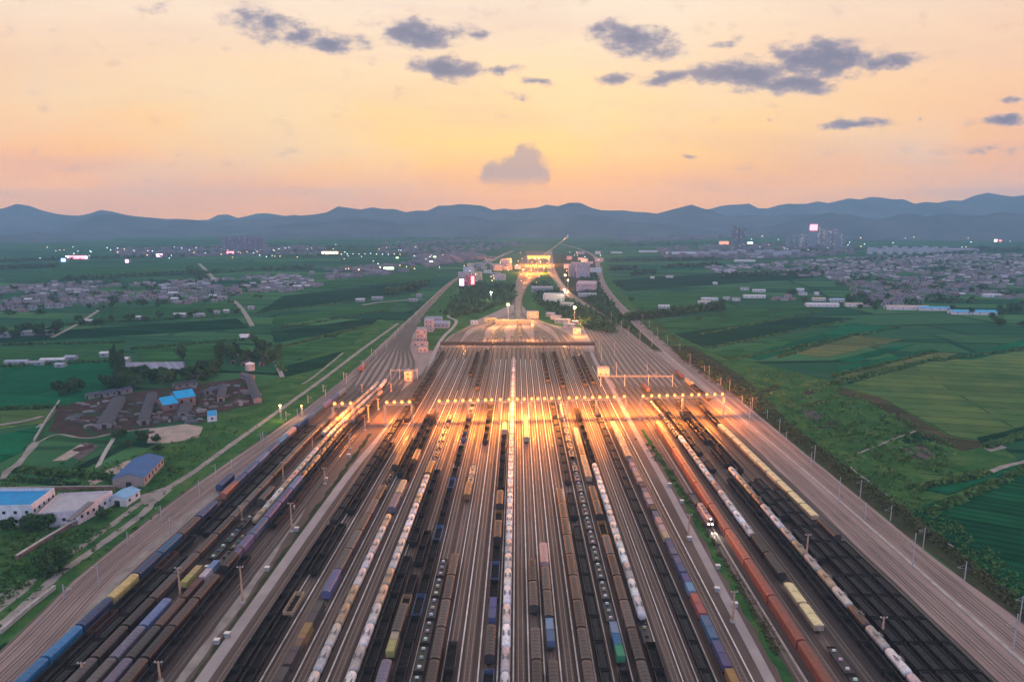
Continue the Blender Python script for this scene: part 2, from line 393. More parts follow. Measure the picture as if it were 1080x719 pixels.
# clouds: soft ellipses in direction space broken up by noise
def uvdir(px, py):
    x, y, z = ray(px, py); return x / y, z / y
nw = wt.noise(uv3.outputs[0], 9, 6, 0.6, 1)
wv = wt.new('ShaderNodeVectorMath', operation='MULTIPLY_ADD'); wt.link(nw, wv.inputs[0]); wv.inputs[1].default_value = (0.075, 0.036, 0); wt.link(uv3.outputs[0], wv.inputs[2])
wv2 = wt.new('ShaderNodeVectorMath', operation='SUBTRACT'); wt.link(wv.outputs[0], wv2.inputs[0]); wv2.inputs[1].default_value = (0.0375, 0.018, 0)
CL = [(283, 24, 56, 19, 10, .72), (350, 44, 36, 11, 4, .85), (318, 36, 54, 13, 14, .7), (443, 34, 52, 15, 2, .95), (466, 72, 42, 14, 3, .95), (500, 40, 22, 6, 8, .5), (532, 72, 24, 5, 0, .75),
      (568, 86, 17, 5, 4, .65), (541, 96, 22, 7, 12, .55), (672, 41, 52, 18, 10, .95), (640, 30, 26, 8, 5, .6), (768, 46, 22, 6, -4, .55), (643, 84, 24, 9, -12, .8),
      (706, 80, 36, 9, -8, .85), (785, 80, 66, 17, 2, .9), (868, 64, 66, 23, -6, 1.0), (840, 90, 50, 13, 4, .9), (935, 62, 50, 10, -2, .75), (903, 132, 46, 7, -6, .8),
      (1064, 125, 28, 7, 2, .85), (1074, 105, 18, 5, 0, .6), (725, 165, 8, 4, -5, .65), (815, 128, 12, 4, 0, .45), (968, 127, 7, 4, 0, .45), (170, 8, 34, 9, 10, .3), (1062, 155, 70, 10, -4, .3)]
tot = None
for (px, py, a, b_, ang, dens) in CL:
    u0, v0 = uvdir(px, py)
    mp = wt.mapping(wv2.outputs[0], loc=(u0, v0, 0), rot=(0, 0, rad(-ang)), scale=(a / 720 * 1.25, b_ / 720 * 1.25, 1), vt='TEXTURE')
    gr = wt.new('ShaderNodeTexGradient', gradient_type='SPHERICAL'); wt.link(mp, gr.inputs[0])
    g = wt.math('MULTIPLY', gr.outputs[1], dens)
    tot = g if tot is None else wt.math('MAXIMUM', tot, g)
cn = wt.noise(wt.mapping(uv3.outputs[0], scale=(1, 1.9, 1)), 26, 7, 0.62)
cf = wt.math('ADD', tot, wt.math('MULTIPLY', wt.math('MULTIPLY_ADD', cn, 1.5, -0.78), wt.math('MULTIPLY', tot, 5.0, clamp=True)))
front_only = wt.math('GREATER_THAN', dy, 0.3)
cmask = wt.math('MULTIPLY', wt.ramp(cf, [(0.04, (0, 0, 0)), (0.60, (1, 1, 1))], 'EASE'), front_only)
ccol = wt.ramp(cf, [(0.12, lin(205, 180, 182)), (0.40, lin(150, 146, 168)), (0.75, lin(100, 114, 148))])
sky = wt.mix(wt.math('MULTIPLY', cmask, 0.88), sky, ccol)
# the small cumulus over the far end of the line, with a flat foot
cum = None
for (px, py, r) in ((556, 174, 19), (545, 181, 20), (532, 184, 15), (519, 183, 12), (566, 184, 13), (552, 166, 12)):
    u0, v0 = uvdir(px, py)
    mp = wt.mapping(wv2.outputs[0], loc=(u0, v0, 0), scale=(r / 720 * 1.25, r / 720 * 1.25, 1), vt='TEXTURE')
    gr = wt.new('ShaderNodeTexGradient', gradient_type='SPHERICAL'); wt.link(mp, gr.inputs[0])
    cum = gr.outputs[1] if cum is None else wt.math('MAXIMUM', cum, gr.outputs[1])
cum = wt.math('ADD', cum, wt.math('MULTIPLY_ADD', cn, 0.9, -0.42))
cumm = wt.ramp(cum, [(0.10, (0, 0, 0)), (0.42, (1, 1, 1))])
foot = wt.ramp(V, [(uvdir(545, 201)[1], (0, 0, 0)), (uvdir(545, 185)[1], (1, 1, 1))])
sky = wt.mix(wt.math('MULTIPLY', wt.math('MULTIPLY', cumm, foot), wt.math('MULTIPLY', front_only, 0.85)), sky, lin(200, 172, 160))
# low-sun physical sky adds its own dusk scattering
nish = wt.new('ShaderNodeTexSky', sky_type='NISHITA'); nish.sun_disc = False
nish.sun_elevation = rad(1.0); nish.sun_rotation = rad(4); nish.air_density = 1.2; nish.dust_density = 2.0
add = wt.new('ShaderNodeVectorMath', operation='MULTIPLY_ADD'); wt.link(nish.outputs[0], add.inputs[0]); add.inputs[1].default_value = (0.012, 0.012, 0.012); wt.link(sky, add.inputs[2])
wt.link(add.outputs[0], wbg.inputs[0]); wbg.inputs[1].default_value = 1.0
# the sun has just gone behind the hills: a weak, wide, warm lamp from the bright part of the sky
sd = bpy.data.lights.new('sun', 'SUN'); sd.energy = 0.35; sd.angle = rad(20); sd.color = (1.0, 0.72, 0.48)
so = bpy.data.objects.new('sun', sd); COL.objects.link(so); so.rotation_euler = (rad(-86), 0, rad(4)); so.location = (0, 300, 400)
so.rotation_euler = Vector((math.sin(rad(4)), math.cos(rad(4)), math.sin(rad(5)))).to_track_quat('Z', 'Y').to_euler()

# ------------------------------------------------------------------ haze
hb = MB(); hb.box(-9600, 9600, -900, 9000, -3.5, HAZE_TOP)
m = bpy.data.materials.new('haze'); m.use_nodes = True; ht = NT(m.node_tree)
ht.n.remove(ht.n['Principled BSDF'])
pv = ht.new('ShaderNodeVolumePrincipled'); pv.inputs['Color'].default_value = (0.45, 0.76, 1.0, 1); pv.inputs['Density'].default_value = HAZE_D
ht.link(pv.outputs[0], ht.n['Material Output'].inputs['Volume'])
M['haze'] = m
hz = ob('haze', hb.mesh('haze', ['haze'])); hz['kind'] = 'stuff'

# ------------------------------------------------------------------ ground
def grid_sheet(name, x0, x1, y0, y1, m, z=0.0):
    b = MB(); b.quad((x0, y0, z), (x1, y0, z), (x1, y1, z), (x0, y1, z)); return structure(ob(name, b.mesh(name, [m])))
grid_sheet('ground', -9500, 9500, -800, 8950, 'farmland')
def strip(name, L, Rr, y0, y1, z, m, step=20, label=None, jag=0.0):
    b = MB(); y = y0; prev = None
    while True:
        j = R.uniform(-jag, jag); k = R.uniform(-jag, jag)
        cur = ((interp(L, y) + j, y, z), (interp(Rr, y) + k, y, z))
        if prev: b.quad(prev[0], prev[1], cur[1], cur[0])
        prev = cur
        if y >= y1: break
        y = min(y + step, y1)
    return structure(ob(name, b.mesh(name, [m])), label)
def ribbon(name, pts, w, z, m, label=None, jag=0.0, kerb=0.0):
    """a road along world points"""
    b = MB(); n = len(pts); prev = None; fine = []
    for k in range(n - 1):
        p0 = Vector(pts[max(k - 1, 0)]); p1 = Vector(pts[k]); p2 = Vector(pts[k + 1]); p3 = Vector(pts[min(k + 2, n - 1)])
        for q in range(6):
            t = q / 6
            fine.append(0.5 * ((2 * p1) + (p2 - p0) * t + (2 * p0 - 5 * p1 + 4 * p2 - p3) * t * t + (3 * p1 - p0 - 3 * p2 + p3) * t ** 3))
    fine.append(Vector(pts[-1]))
    for k, p in enumerate(fine):
        d = (fine[min(k + 1, len(fine) - 1)] - fine[max(k - 1, 0)]).normalized(); nx, ny = d.y, -d.x
        h = w / 2 + R.uniform(-jag, jag)
        cur = ((p.x - nx * h, p.y - ny * h, z), (p.x + nx * h, p.y + ny * h, z))
        if prev: b.quad(prev[0], prev[1], cur[1], cur[0])
        prev = cur
    return structure(ob(name, b.mesh(name, [m])), label)
def px_road(name, pxs, w, z, m, label=None, jag=0.0): return ribbon(name, [P(*p) for p in pxs], w, z, m, label, jag)
def px_poly(name, pxs, z, m, label=None, h=None, kind='structure'):
    pts = [P(*p) for p in pxs]; b = MB()
    ar = sum(pts[k][0] * pts[(k + 1) % len(pts)][1] - pts[(k + 1) % len(pts)][0] * pts[k][1] for k in range(len(pts)))
    if ar < 0: pts = pts[::-1]
    # rough the outline so the edges are not ruler-straight
    out = []
    for k, p in enumerate(pts):
        q = pts[(k + 1) % len(pts)]; L_ = math.dist(p, q); n = max(1, int(L_ / 18))
        for i in range(n):
            j = 0 if i == 0 else min(1.6, L_ * 0.012)
            out.append((p[0] + (q[0] - p[0]) * i / n + R.uniform(-j, j), p[1] + (q[1] - p[1]) * i / n + R.uniform(-j, j)))
    b.poly_prism(out, 0.0, z)
    o = ob(name, b.mesh(name, [m])); o['kind'] = kind
    if label: o['label'] = label
    return o

LEDGE = [(60, -165), (120, -165), (195, -166), (240, -170.5), (282, -170.5), (330, -168), (440, -157), (505, -152), (620, -148), (883, -146.5), (1420, -141.5), (1658, -126.5), (2480, -52), (2700, -25)]
REDGE = [(60, 176), (216, 174.5), (251, 172), (400, 170.5), (543, 170), (600, 167), (656, 163), (720, 161)]
LBAND = [(640, -80), (690, -90), (760, -112), (850, -126), (1000, -131), (1420, -130), (1658, -112), (2480, -35), (2700, -8)]
RB_L = [(640, 80), (730, 80), (861, 81), (1080, 83), (1382, 82), (1746, 78), (2481, 105), (2700, 120)]
RB_R = [(560, 143), (690, 141), (885, 130.5), (1104, 108.5), (1292, 97), (1746, 99), (2481, 128), (2700, 140)]
LOOPC = [(420, 163), (543, 161), (656, 158.5), (720, 156.5), (869, 156.5), (1117, 161), (1383, 175), (1747, 209), (2200, 255), (2482, 268), (2911, 257), (3400, 215)]
shift = lambda pts, d: [(y, x + d) for y, x in pts]
strip('yard_ground', LEDGE, REDGE, 60, 700, 0.03, 'yard_ballast', label='brown ballast floor of the marshalling yard', jag=0.5)
strip('yard_ground', LEDGE, LBAND, 690, 2700, 0.045, 'fan_ballast', jag=0.6)
strip('yard_ground', [(690, -82), (770, -79), (850, -62), (915, -50), (985, -30), (1060, -10)], [(690, 82), (800, 80), (830, 74), (862, 48), (925, 24), (1060, 8)], 690, 1060, 0.055, 'fan_ballast', step=8, jag=0.6)
strip('yard_ground', RB_L, RB_R, 690, 2700, 0.045, 'fan_ballast', jag=0.6)
strip('yard_ground', [(930, -8), (1150, -7), (1382, -4), (1746, 8), (2100, 10), (2481, 35)], [(930, 9), (1150, 11), (1382, 26), (1746, 72), (2100, 98), (2481, 110)], 925, 2700, 0.05, 'yard_ballast', jag=0.5)
strip('yard_ground', shift(LEDGE, 1), shift(LEDGE, 19.5), 60, 900, 0.06, 'main_ballast', jag=0.4)
strip('yard_ground', [(60, 145.5), (400, 144), (543, 143), (620, 141), (690, 140)], shift(REDGE, -0.6), 60, 690, 0.06, 'main_ballast', jag=0.4)
strip('yard_ground', shift(LOOPC, -6.5), shift(LOOPC, 6.5), 690, 3400, 0.065, 'main_ballast', jag=0.3)
strip('yard_ground', [(60, -147.3), (420, -146.5), (470, -142)], [(60, -106.5), (330, -104.5), (420, -101), (470, -97)], 60, 470, 0.07, 'dark_ballast', jag=0.8)
strip('yard_ground', [(60, 104), (300, 104.5), (400, 105)], [(60, 144.5), (300, 143.5), (400, 141)], 60, 400, 0.07, 'dark_ballast', jag=0.8)
strip('yard_ground', shift(LEDGE, 19), [(530, -92), (600, -84), (692, -84)], 530, 692, 0.075, 'fan_ballast', jag=1.0)
strip('yard_ground', [(540, 79), (692, 82)], [(540, 143), (620, 141), (692, 140)], 540, 692, 0.075, 'fan_ballast', jag=1.0)
# light orange ballast strips between main tracks
strip('walkway', shift(LEDGE, 15.5), shift(LEDGE, 18.5), 60, 430, 0.09, 'pale_dirt', label='pale trodden strip beside the main tracks')

# ------------------------------------------------------------------ railway tracks
TR = {}
def left_yard(X):
    f = (X + 145) / 40.0
    d = lambda y: interp([(110, 0), (190, 0), (290, 1.4), (415, 2.4), (505, 8.3), (540, 10)], y)
    pts = [(y, X + d(y)) for y in (60, 190, 290, 360, 415, 460, 505, 540)]
    for y, a, b in ((620, -141, -96), (720, -140, -116), (850, -140, -127.5), (1000, -140.5, -132.5), (1420, -138, -132), (1658, -123, -115), (2480, -48, -39)):
        pts.append((y, a + (b - a) * f))
    return pts
def right_yard(X):
    f = (X - 86) / 57.0
    pts = []
    for y in (60, 190, 300, 400, 450):
        k = max(0, min(1, (y - 190) / 260)); pts.append((y, X + k * (92.5 + (X - 91) * 0.86 - X)))
    for y, a, b in ((600, 81, 139), (730, 84, 136), (885, 84.5, 126), (1080, 85.5, 105), (1382, 86, 93), (1746, 83, 95), (2481, 110, 124)):
        pts.append((y, a + (b - a) * f))
    return pts
def bowl(X):
    s = lambda y: (1 - 0.125 * max(0, min(1, (y - 180) / 480))) if X < 0 else (1 - 0.02 * max(0, min(1, (y - 180) / 480)))
    pts = [(y, X * s(y)) for y in (60, 180, 300, 420, 540, 650, 695)]
    g = round((X - 4) / 30.0) * 30.0 * 0.85 + 3.0
    xe = X * s(695)
    pts += [(735, xe * 0.95 + g * 0.04), (780, xe * 0.76 + g * 0.19), (825, xe * 0.38 + g * 0.50), (865, xe * 0.10 + g * 0.58 + 1), (905, g * 0.40 + 2), (950, g * 0.17 + 2), (1000, 2 + g * 0.04)]
    return pts
BOWL = [-89, -84.5, -79.5, -74.5, -69.6, -64.8, -60, -54.5, -49, -44.5, -39.6, -34.6, -29.7, -25, -20.3, -15, -8.3, -3.3, 1.4, 6.2, 11.1, 16.3, 21.5, 26.7, 32.4, 38, 43, 48, 52.4, 56.9, 63.9, 68.6]
for X in BOWL: TR[('B', X)] = bowl(X)
LY = [-145, -140, -135, -129.8, -124, -119, -114.3, -109.5, -105]
for X in LY: TR[('L', X)] = left_yard(X)
RY = [86, 91, 96, 101, 106.5, 112, 117.3, 122.5, 127.5, 132.5, 138, 143]
for X in RY: TR[('R', X)] = right_yard(X)
for d in (4.0, 8.5): TR[('ML', d)] = shift(LEDGE, d)
TR[('ML', 13)] = [(y, x + (12.8 if y < 400 else (12.8 - (y - 400) / 240 * 4.3 if y < 640 else 8.6))) for y, x in LEDGE if y <= 883]
TR[('MR', 148.5)] = [(60, 148.8), (190, 148.8), (420, 147.3), (569, 141.5), (684, 139), (885, 128.5), (1104, 107), (1292, 95), (1746, 97), (2481, 126)]
TR[('MR', 153.3)] = [(60, 153.6), (190, 153.6), (420, 151), (500, 147.5), (569, 144), (684, 140.5), (760, 136.5)]
TR[('MR', 163)] = [(60, 163.8), (250, 163), (420, 160.5), (543, 158.5), (656, 156)] + shift(LOOPC, -2.3)[3:]
TR[('MR', 167.5)] = [(60, 168.5), (250, 167.5), (420, 166), (543, 164.5), (656, 160.3)] + shift(LOOPC, 2.3)[3:]
for k in range(9):
    TR[('F', k)] = [(930, 2 + (k - 4) * 0.8), (1150, 3 + (k - 4) * 1.2), (1382, 10 + (k - 4) * 2.6), (1746, 36 + (k - 4) * 6.0), (2200, 66 + (k - 4) * 5.2), (2481, 84 + (k - 4) * 4)]
def build_track(key, idx):
    pts = TR[key]; y0 = max(pts[0][0], 110); y1 = pts[-1][0]
    pale = key[0] in ('ML', 'MR') or (key[0] == 'B')
    mbed = 'track_bed_pale' if key[0] in ('ML', 'MR') else ('track_bed_dark' if (key[0] == 'L' or (key[0] == 'R' and key[1] > 103)) else 'track_bed_brown')
    z = idx * 0.0035; bed = MB(); rails = [MB(), MB()]
    ys = []; y = y0
    while y < y1: ys.append(y); y += 12 if y < 1000 else 30
    ys.append(y1); arc = 0; prev = None
    for y in ys:
        x = interp(pts, y); d = Vector((interp(pts, y + 1) - interp(pts, y - 1), 2.0)).normalized(); nx, ny = d.y, -d.x
        if prev: arc += math.hypot(x - prev[0], y - prev[1])
        nw_ = 0.66 if (key[0] == 'B' and y > 712) or (key[0] in ('L', 'R') and y > 545) else 1.0      # thinner ballast where the tracks fan in
        sec = [(-2.25 * nw_, 0.07), (-1.55 * nw_, 0.27), (1.55 * nw_, 0.27), (2.25 * nw_, 0.07)]
        row = [(x + nx * u, y + ny * u, w + z) for u, w in sec]
        rr = [[(x + nx * u, y + ny * u, w + z) for u, w in ((c - 0.075, 0.27), (c - 0.055, 0.45), (c + 0.055, 0.45), (c + 0.075, 0.27))] for c in (-0.755, 0.755)]
        if prev:
            for k in range(3):
                bed.quad(prev[3][k], prev[3][k + 1], row[k + 1], row[k], 1 if nw_ < 1 else 0, ((sec[k][0], prev[2]), (sec[k + 1][0], prev[2]), (sec[k + 1][0], arc), (sec[k][0], arc)))
            for q in (0, 1):
                for k in range(3): rails[q].quad(prev[4][q][k], prev[4][q][k + 1], rr[q][k + 1], rr[q][k])
        prev = (x, y, arc, row, rr)
    o = ob('railway_track', None); structure(o)
    o['label'] = {'B': 'railway track of the sorting sidings', 'L': 'railway track of the left hand sidings', 'R': 'railway track of the right hand sidings', 'ML': 'main line track on pale ballast along the left edge', 'MR': 'main line track on pale ballast along the right edge', 'F': 'railway track running on from the hump'}[key[0]]
    ob('track_bed', bed.mesh('track_bed', [mbed, 'track_bed_dark']), o)
    for q in (0, 1): ob('rail', rails[q].mesh('rail', ['rail_rust' if key[0] in ('ML', 'MR') else 'rail_steel']), o)
for i, k in enumerate(TR): build_track(k, i % 24)

# pale concrete drains running between the sidings
def s_b(X, y): return X * ((1 - 0.125 * max(0, min(1, (y - 180) / 480))) if X < 0 else (1 - 0.02 * max(0, min(1, (y - 180) / 480))))
for X, y1 in ((-82, 440), (-77.2, 660), (-67.3, 660), (-57.2, 660), (-51.8, 560), (-37.1, 660), (-22.6, 660), (-17.6, 660), (-11.7, 660), (-5.8, 660), (-0.9, 660), (3.9, 660), (13.7, 660), (19, 660), (35.2, 660), (45.5, 600), (54.7, 660), (60.4, 660), (71.4, 640), (-47, 640), (-32, 640), (8.7, 660), (24.1, 660), (29.5, 660), (50.2, 660)):
    b = MB(); w = 0.22 if X in (-82, -17.6, -11.7, -5.8, -0.9, 3.9, 13.7, 19, -77.2, -67.3, -57.2, 71.4, 8.7, 24.1) else 0.15; y = 110; pv_ = None
    while y < y1:
        x = s_b(X, y); c = [(x - w, y, 0.05), (x - w, y, 0.34), (x + w, y, 0.34), (x + w, y, 0.05)]
        if pv_:
            for k in range(3): b.quad(pv_[k], pv_[k + 1], c[k + 1], c[k])
        pv_ = c; y += 30
    structure(ob('drain_channel', b.mesh('drain_channel', ['drain_concrete'])), 'pale concrete drain between two sidings')
for pts, w in ((LEDGE and [(110, 158.8), (300, 158.6), (420, 156.5), (543, 152), (620, 152), (700, 150.5)], 0.62), ([(110, 87.2), (240, 87.4), (330, 88.6), (430, 89)], 0.4)):
    b = MB(); y = 110; pv_ = None
    while y < pts[-1][0]:
        x = interp(pts, y); c = [(x - w, y, 0.07), (x - w, y, 0.5), (x + w, y, 0.5), (x + w, y, 0.07)]
        if pv_:
            for k in range(3): b.quad(pv_[k], pv_[k + 1], c[k + 1], c[k])
        pv_ = c; y += 20
    structure(ob('drain_channel', b.mesh('drain_channel', ['concrete'])), 'broad pale concrete channel between main tracks')

# service roads and paths
px_road('road', [(190, 752), (212, 719), (281.7, 620), (330, 552), (372, 495), (400, 462), (420, 438), (440, 411), (452, 390), (456, 378), (460, 368), (468, 355), (478, 345), (481, 338), (473, 334), (478, 328), (488, 318), (500, 304)], 4.2, 0.11, 'road_surface', 'pale service road through the left half of the yard')
px_road('path', [(170, 750), (193, 714), (258, 627), (310, 550), (345, 497), (390, 440)], 3.0, 0.10, 'pale_dirt', 'pale dirt path beside the service road', 0.5)
px_road('road', [(830, 752), (811, 716), (760, 620), (730, 563), (700, 507), (673, 460), (658, 432), (640, 400), (632, 388), (624, 372), (621, 358), (615, 348), (606, 345)], 3.4, 0.11, 'road_surface', 'pale service road through the right half of the yard')
strip('grass_strip', [(110, 80.3), (250, 80.6), (330, 81.5), (430, 81)], [(110, 83.6), (250, 84.4), (330, 85), (430, 83)], 110, 430, 0.10, 'verge_grass', step=5, jag=0.7)
strip('grass_strip', [(110, -99.5), (420, -95)], [(110, -97), (420, -92.5)], 110, 420, 0.085, 'dry_verge', step=5, jag=0.7)

# banks beside the yard
strip('verge', shift(LEDGE, -60), shift(LEDGE, -0.2), 60, 900, 0.018, 'verge_grass', jag=2.0)
strip('verge', shift(REDGE, 0.2), [(60, 186), (260, 184), (450, 186), (560, 196), (720, 190)], 60, 720, 0.02, 'dry_verge', jag=1.0)
strip('verge', [(60, 185), (260, 183), (450, 185), (560, 195), (720, 189)], [(60, 190), (260, 215), (330, 270), (450, 300), (560, 265), (700, 195)], 60, 720, 0.012, 'verge_grass', jag=2.5)
strip('verge', [(700, 164)] + shift(LOOPC, 7)[4:], [(700, 194)] + shift(LOOPC, 26)[4:], 700, 2600, 0.015, 'verge_grass', jag=2)
strip('verge', shift(RB_R, 0.3), shift(LOOPC, -6.2), 690, 2500, 0.02, 'dry_verge', jag=0.8)
strip('verge', shift(LBAND, 0.3), [(690, -82), (770, -79), (850, -62), (915, -50), (985, -30), (1060, -10), (1150, -7), (1382, -4), (1746, 8), (2100, 10), (2481, 35)], 690, 2500, 0.022, 'verge_grass', jag=0.8)
strip('verge', [(690, 82), (800, 80), (830, 74), (862, 48), (925, 24), (1060, 9), (1150, 13), (1382, 26), (1746, 72), (2100, 90)], shift(RB_L, -0.3), 690, 2100, 0.022, 'verge_grass', jag=0.8)

# fields
FL = [
 ([(0, 388), (128, 380), (112, 418), (62, 428), (0, 431)], 'crop_teal'), ([(0, 433), (60, 430), (48, 446), (0, 452)], 'crop_olive'), ([(0, 458), (44, 450), (20, 478), (0, 488)], 'crop_teal'),
 ([(0, 366), (130, 362), (128, 377), (0, 386)], 'crop_green'), ([(140, 369), (235, 361), (262, 366), (255, 376), (150, 382)], 'crop_green'), ([(0, 353), (100, 346), (250, 336), (262, 346), (0, 362)], 'crop_dark'),
 ([(285, 344), (410, 326), (420, 318), (290, 334)], 'crop_green'), ([(290, 362), (392, 342), (402, 334), (286, 350)], 'crop_dark'), ([(292, 384), (368, 366), (385, 350), (290, 368)], 'crop_green'), ([(300, 398), (340, 388), (362, 370), (296, 388)], 'crop_dark'),
 ([(270, 330), (440, 308), (452, 296), (300, 312)], 'crop_dark'), ([(300, 309), (455, 294), (470, 284), (330, 298)], 'crop_green'), ([(20, 297), (160, 291), (330, 284), (300, 276), (60, 282)], 'crop_green'),
 ([(96, 333), (120, 326), (180, 322), (245, 320), (250, 330), (110, 340)], 'crop_green'),
 ([(886, 408), (975, 383), (1090, 369), (1090, 452), (1035, 464), (1003, 459), (958, 434), (926, 418)], 'crop_olive'), ([(882, 397), (985, 372), (1010, 373), (905, 402)], 'crop_brown'), ([(884, 388), (960, 372), (985, 368), (990, 371), (885, 394)], 'crop_teal'),
 ([(826, 371), (902, 354), (952, 358), (872, 377)], 'crop_brown'), ([(770, 372), (900, 341), (950, 347), (905, 352), (800, 380)], 'crop_teal'), ([(1000, 378), (1090, 356), (1090, 366), (1020, 380)], 'crop_teal'),
 ([(660, 312), (765, 303), (800, 308), (760, 322), (680, 334)], 'crop_green'), ([(690, 342), (770, 325), (835, 321), (870, 327), (740, 352)], 'crop_green'), ([(712, 352), (850, 334), (900, 336), (745, 368)], 'crop_dark'),
 ([(750, 372), (860, 352), (890, 346), (770, 380)], 'crop_green'), ([(645, 296), (760, 288), (860, 287), (870, 292), (660, 307)], 'crop_dark'),
 ([(960, 540), (1090, 492), (1090, 660), (1056, 614)], 'crop_deep'), ([(965, 514), (1040, 500), (1090, 478), (1090, 488), (1000, 522)], 'crop_teal'), ([(1030, 462), (1090, 448), (1090, 462), (1040, 472)], 'crop_dark'),
 ([(640, 283), (760, 277), (820, 280), (700, 286)], 'crop_teal'), ([(880, 380), (940, 366), (965, 363), (900, 383)], 'crop_teal'), ([(890, 300), (0, 0)], None)]
for i, (q, mt) in enumerate(FL):
    if mt: px_poly('field', q, 0.25 + 0.011 * i, mt)
px_poly('field_margin', [(884, 409), (927, 419), (957, 435), (1002, 461), (1032, 465), (1030, 470), (990, 468), (950, 445), (918, 424), (886, 416)], 0.16, 'bare_margin')
px_poly('field_margin', [(995, 468), (1035, 464), (1050, 468), (1015, 476)], 0.17, 'bare_margin')
px_road('path', [(1005, 507), (1020, 505), (1045, 498), (1062, 492), (1090, 486)], 3.2, 0.7, 'pale_dirt', 'pale track between the fields on the right', 0.4)
px_road('path', [(905, 478), (930, 468), (942, 463), (970, 453)], 1.6, 0.12, 'pale_dirt', None, 0.3)
px_road('path', [(897, 492), (903, 498), (925, 514), (950, 534), (1000, 573), (1050, 602), (1090, 640)], 0.9, 0.14, 'pale_dirt', 'thin pale line of a path along the right embankment', 0.2)
px_poly('pond', [(945, 457), (975, 452), (995, 456), (990, 465), (955, 468)], 0.03, 'crop_dark')
px_poly('bare_ground', [(845, 432), (857, 430), (866, 438), (862, 446), (850, 440)], 0.08, 'rubble')
px_poly('bare_ground', [(950, 473), (975, 470), (985, 480), (970, 488)], 0.08, 'rubble')
px_poly('bare_ground', [(1030, 470), (1050, 466), (1062, 472), (1045, 476)], 0.09, 'pale_dirt')
px_poly('bare_ground', [(965, 500), (985, 498), (1000, 504), (985, 510)], 0.08, 'crop_olive')
# left: roads and worn ground
px_road('road', [(0, 660), (33, 632), (58, 609), (78, 594), (112, 570), (150, 542), (163, 527), (175, 516), (205, 497), (245, 468), (290, 436), (340, 400), (385, 366), (420, 341)], 3.8, 0.10, 'pale_dirt', 'pale dirt road beside the left edge of the yard', 0.25)
px_road('path', [(72, 586), (100, 566), (125, 548), (140, 536), (152, 528)], 3.0, 0.09, 'pale_dirt', None, 0.3)
px_poly('bare_ground', [(146, 523), (172, 514), (182, 516), (168, 528), (152, 532)], 0.08, 'pale_dirt')
px_poly('bare_ground', [(0, 624), (25, 614), (42, 607), (30, 622), (0, 645)], 0.06, 'pale_dirt')
px_poly('bare_ground', [(158, 452), (196, 447), (214, 450), (210, 461), (180, 467), (155, 467)], 0.09, 'sand')
px_poly('bare_ground', [(92, 506), (125, 490), (135, 485), (148, 487), (120, 503), (96, 512)], 0.08, 'sand')
px_poly('bare_ground', [(62, 428), (150, 412), (262, 398), (275, 426), (150, 452), (88, 462), (50, 455)], 0.05, 'waste_ground')
px_poly('bare_ground', [(55, 486), (85, 468), (92, 472), (70, 485)], 0.07, 'sand')
px_poly('bare_ground', [(70, 478), (90, 466), (104, 470), (85, 486)], 0.065, 'rubble')
px_road('path', [(25, 470), (35, 455), (50, 442), (62, 424)], 3.0, 0.12, 'pale_dirt', 'pale farm path beside the brickyard')
px_road('path', [(0, 449), (25, 445), (45, 440)], 4.5, 0.75, 'pale_dirt')
px_road('path', [(38, 468), (60, 458), (92, 462), (130, 455), (190, 449)], 1.8, 0.11, 'pale_dirt', None, 0.3)
px_road('path', [(102, 494), (112, 475), (120, 462)], 2.4, 0.10, 'concrete')
px_road('path', [(2, 505), (10, 495), (20, 488), (38, 466)], 4, 0.09, 'pale_dirt', None, 0.5)
px_road('path', [(55, 356), (78, 344), (88, 338), (108, 325)], 5, 0.4, 'pale_dirt', 'pale road curving to the left village')
px_road('path', [(245, 316), (252, 322), (260, 333), (266, 344)], 6, 0.4, 'pale_dirt', 'pale road leading down from the left village')
px_road('path', [(210, 278), (218, 286), (228, 297)], 9, 0.4, 'pale_dirt')
px_road('path', [(382, 322), (400, 319), (425, 317), (445, 315)], 5, 0.45, 'concrete')
px_road('path', [(285, 372), (292, 385), (298, 398)], 4, 0.35, 'pale_dirt')
px_road('path', [(650, 330), (690, 325)], 2, 0.4, 'pale_dirt')
px_road('path', [(318, 405), (330, 398), (362, 372)], 2.0, 0.1, 'pale_dirt')

for i in range(34):
    px, py = (R.uniform(775, 1000), R.uniform(400, 510)) if i < 20 else (R.uniform(10, 260), R.uniform(455, 610))
    if px > 700 and (py - 400 > (px - 735) * 0.62 or (py < 470 and px > 890)): continue
    if px < 300 and (py > 660 - px * 0.95): continue
    a_, b_ = R.uniform(5, 16), R.uniform(1.2, 4)
    px_poly('bare_ground', [(px + a_ * math.cos(t_) * R.uniform(.6, 1.2) - b_ * math.sin(t_) * .6, py + b_ * math.sin(t_) * R.uniform(.6, 1.2) - a_ * .18 * math.cos(t_)) for t_ in [k_ * 0.63 for k_ in range(10)]], 0.06 + 0.004 * i, R.choice(['waste_ground', 'crop_olive', 'crop_green', 'waste_ground', 'dry_verge', 'crop_brown']))
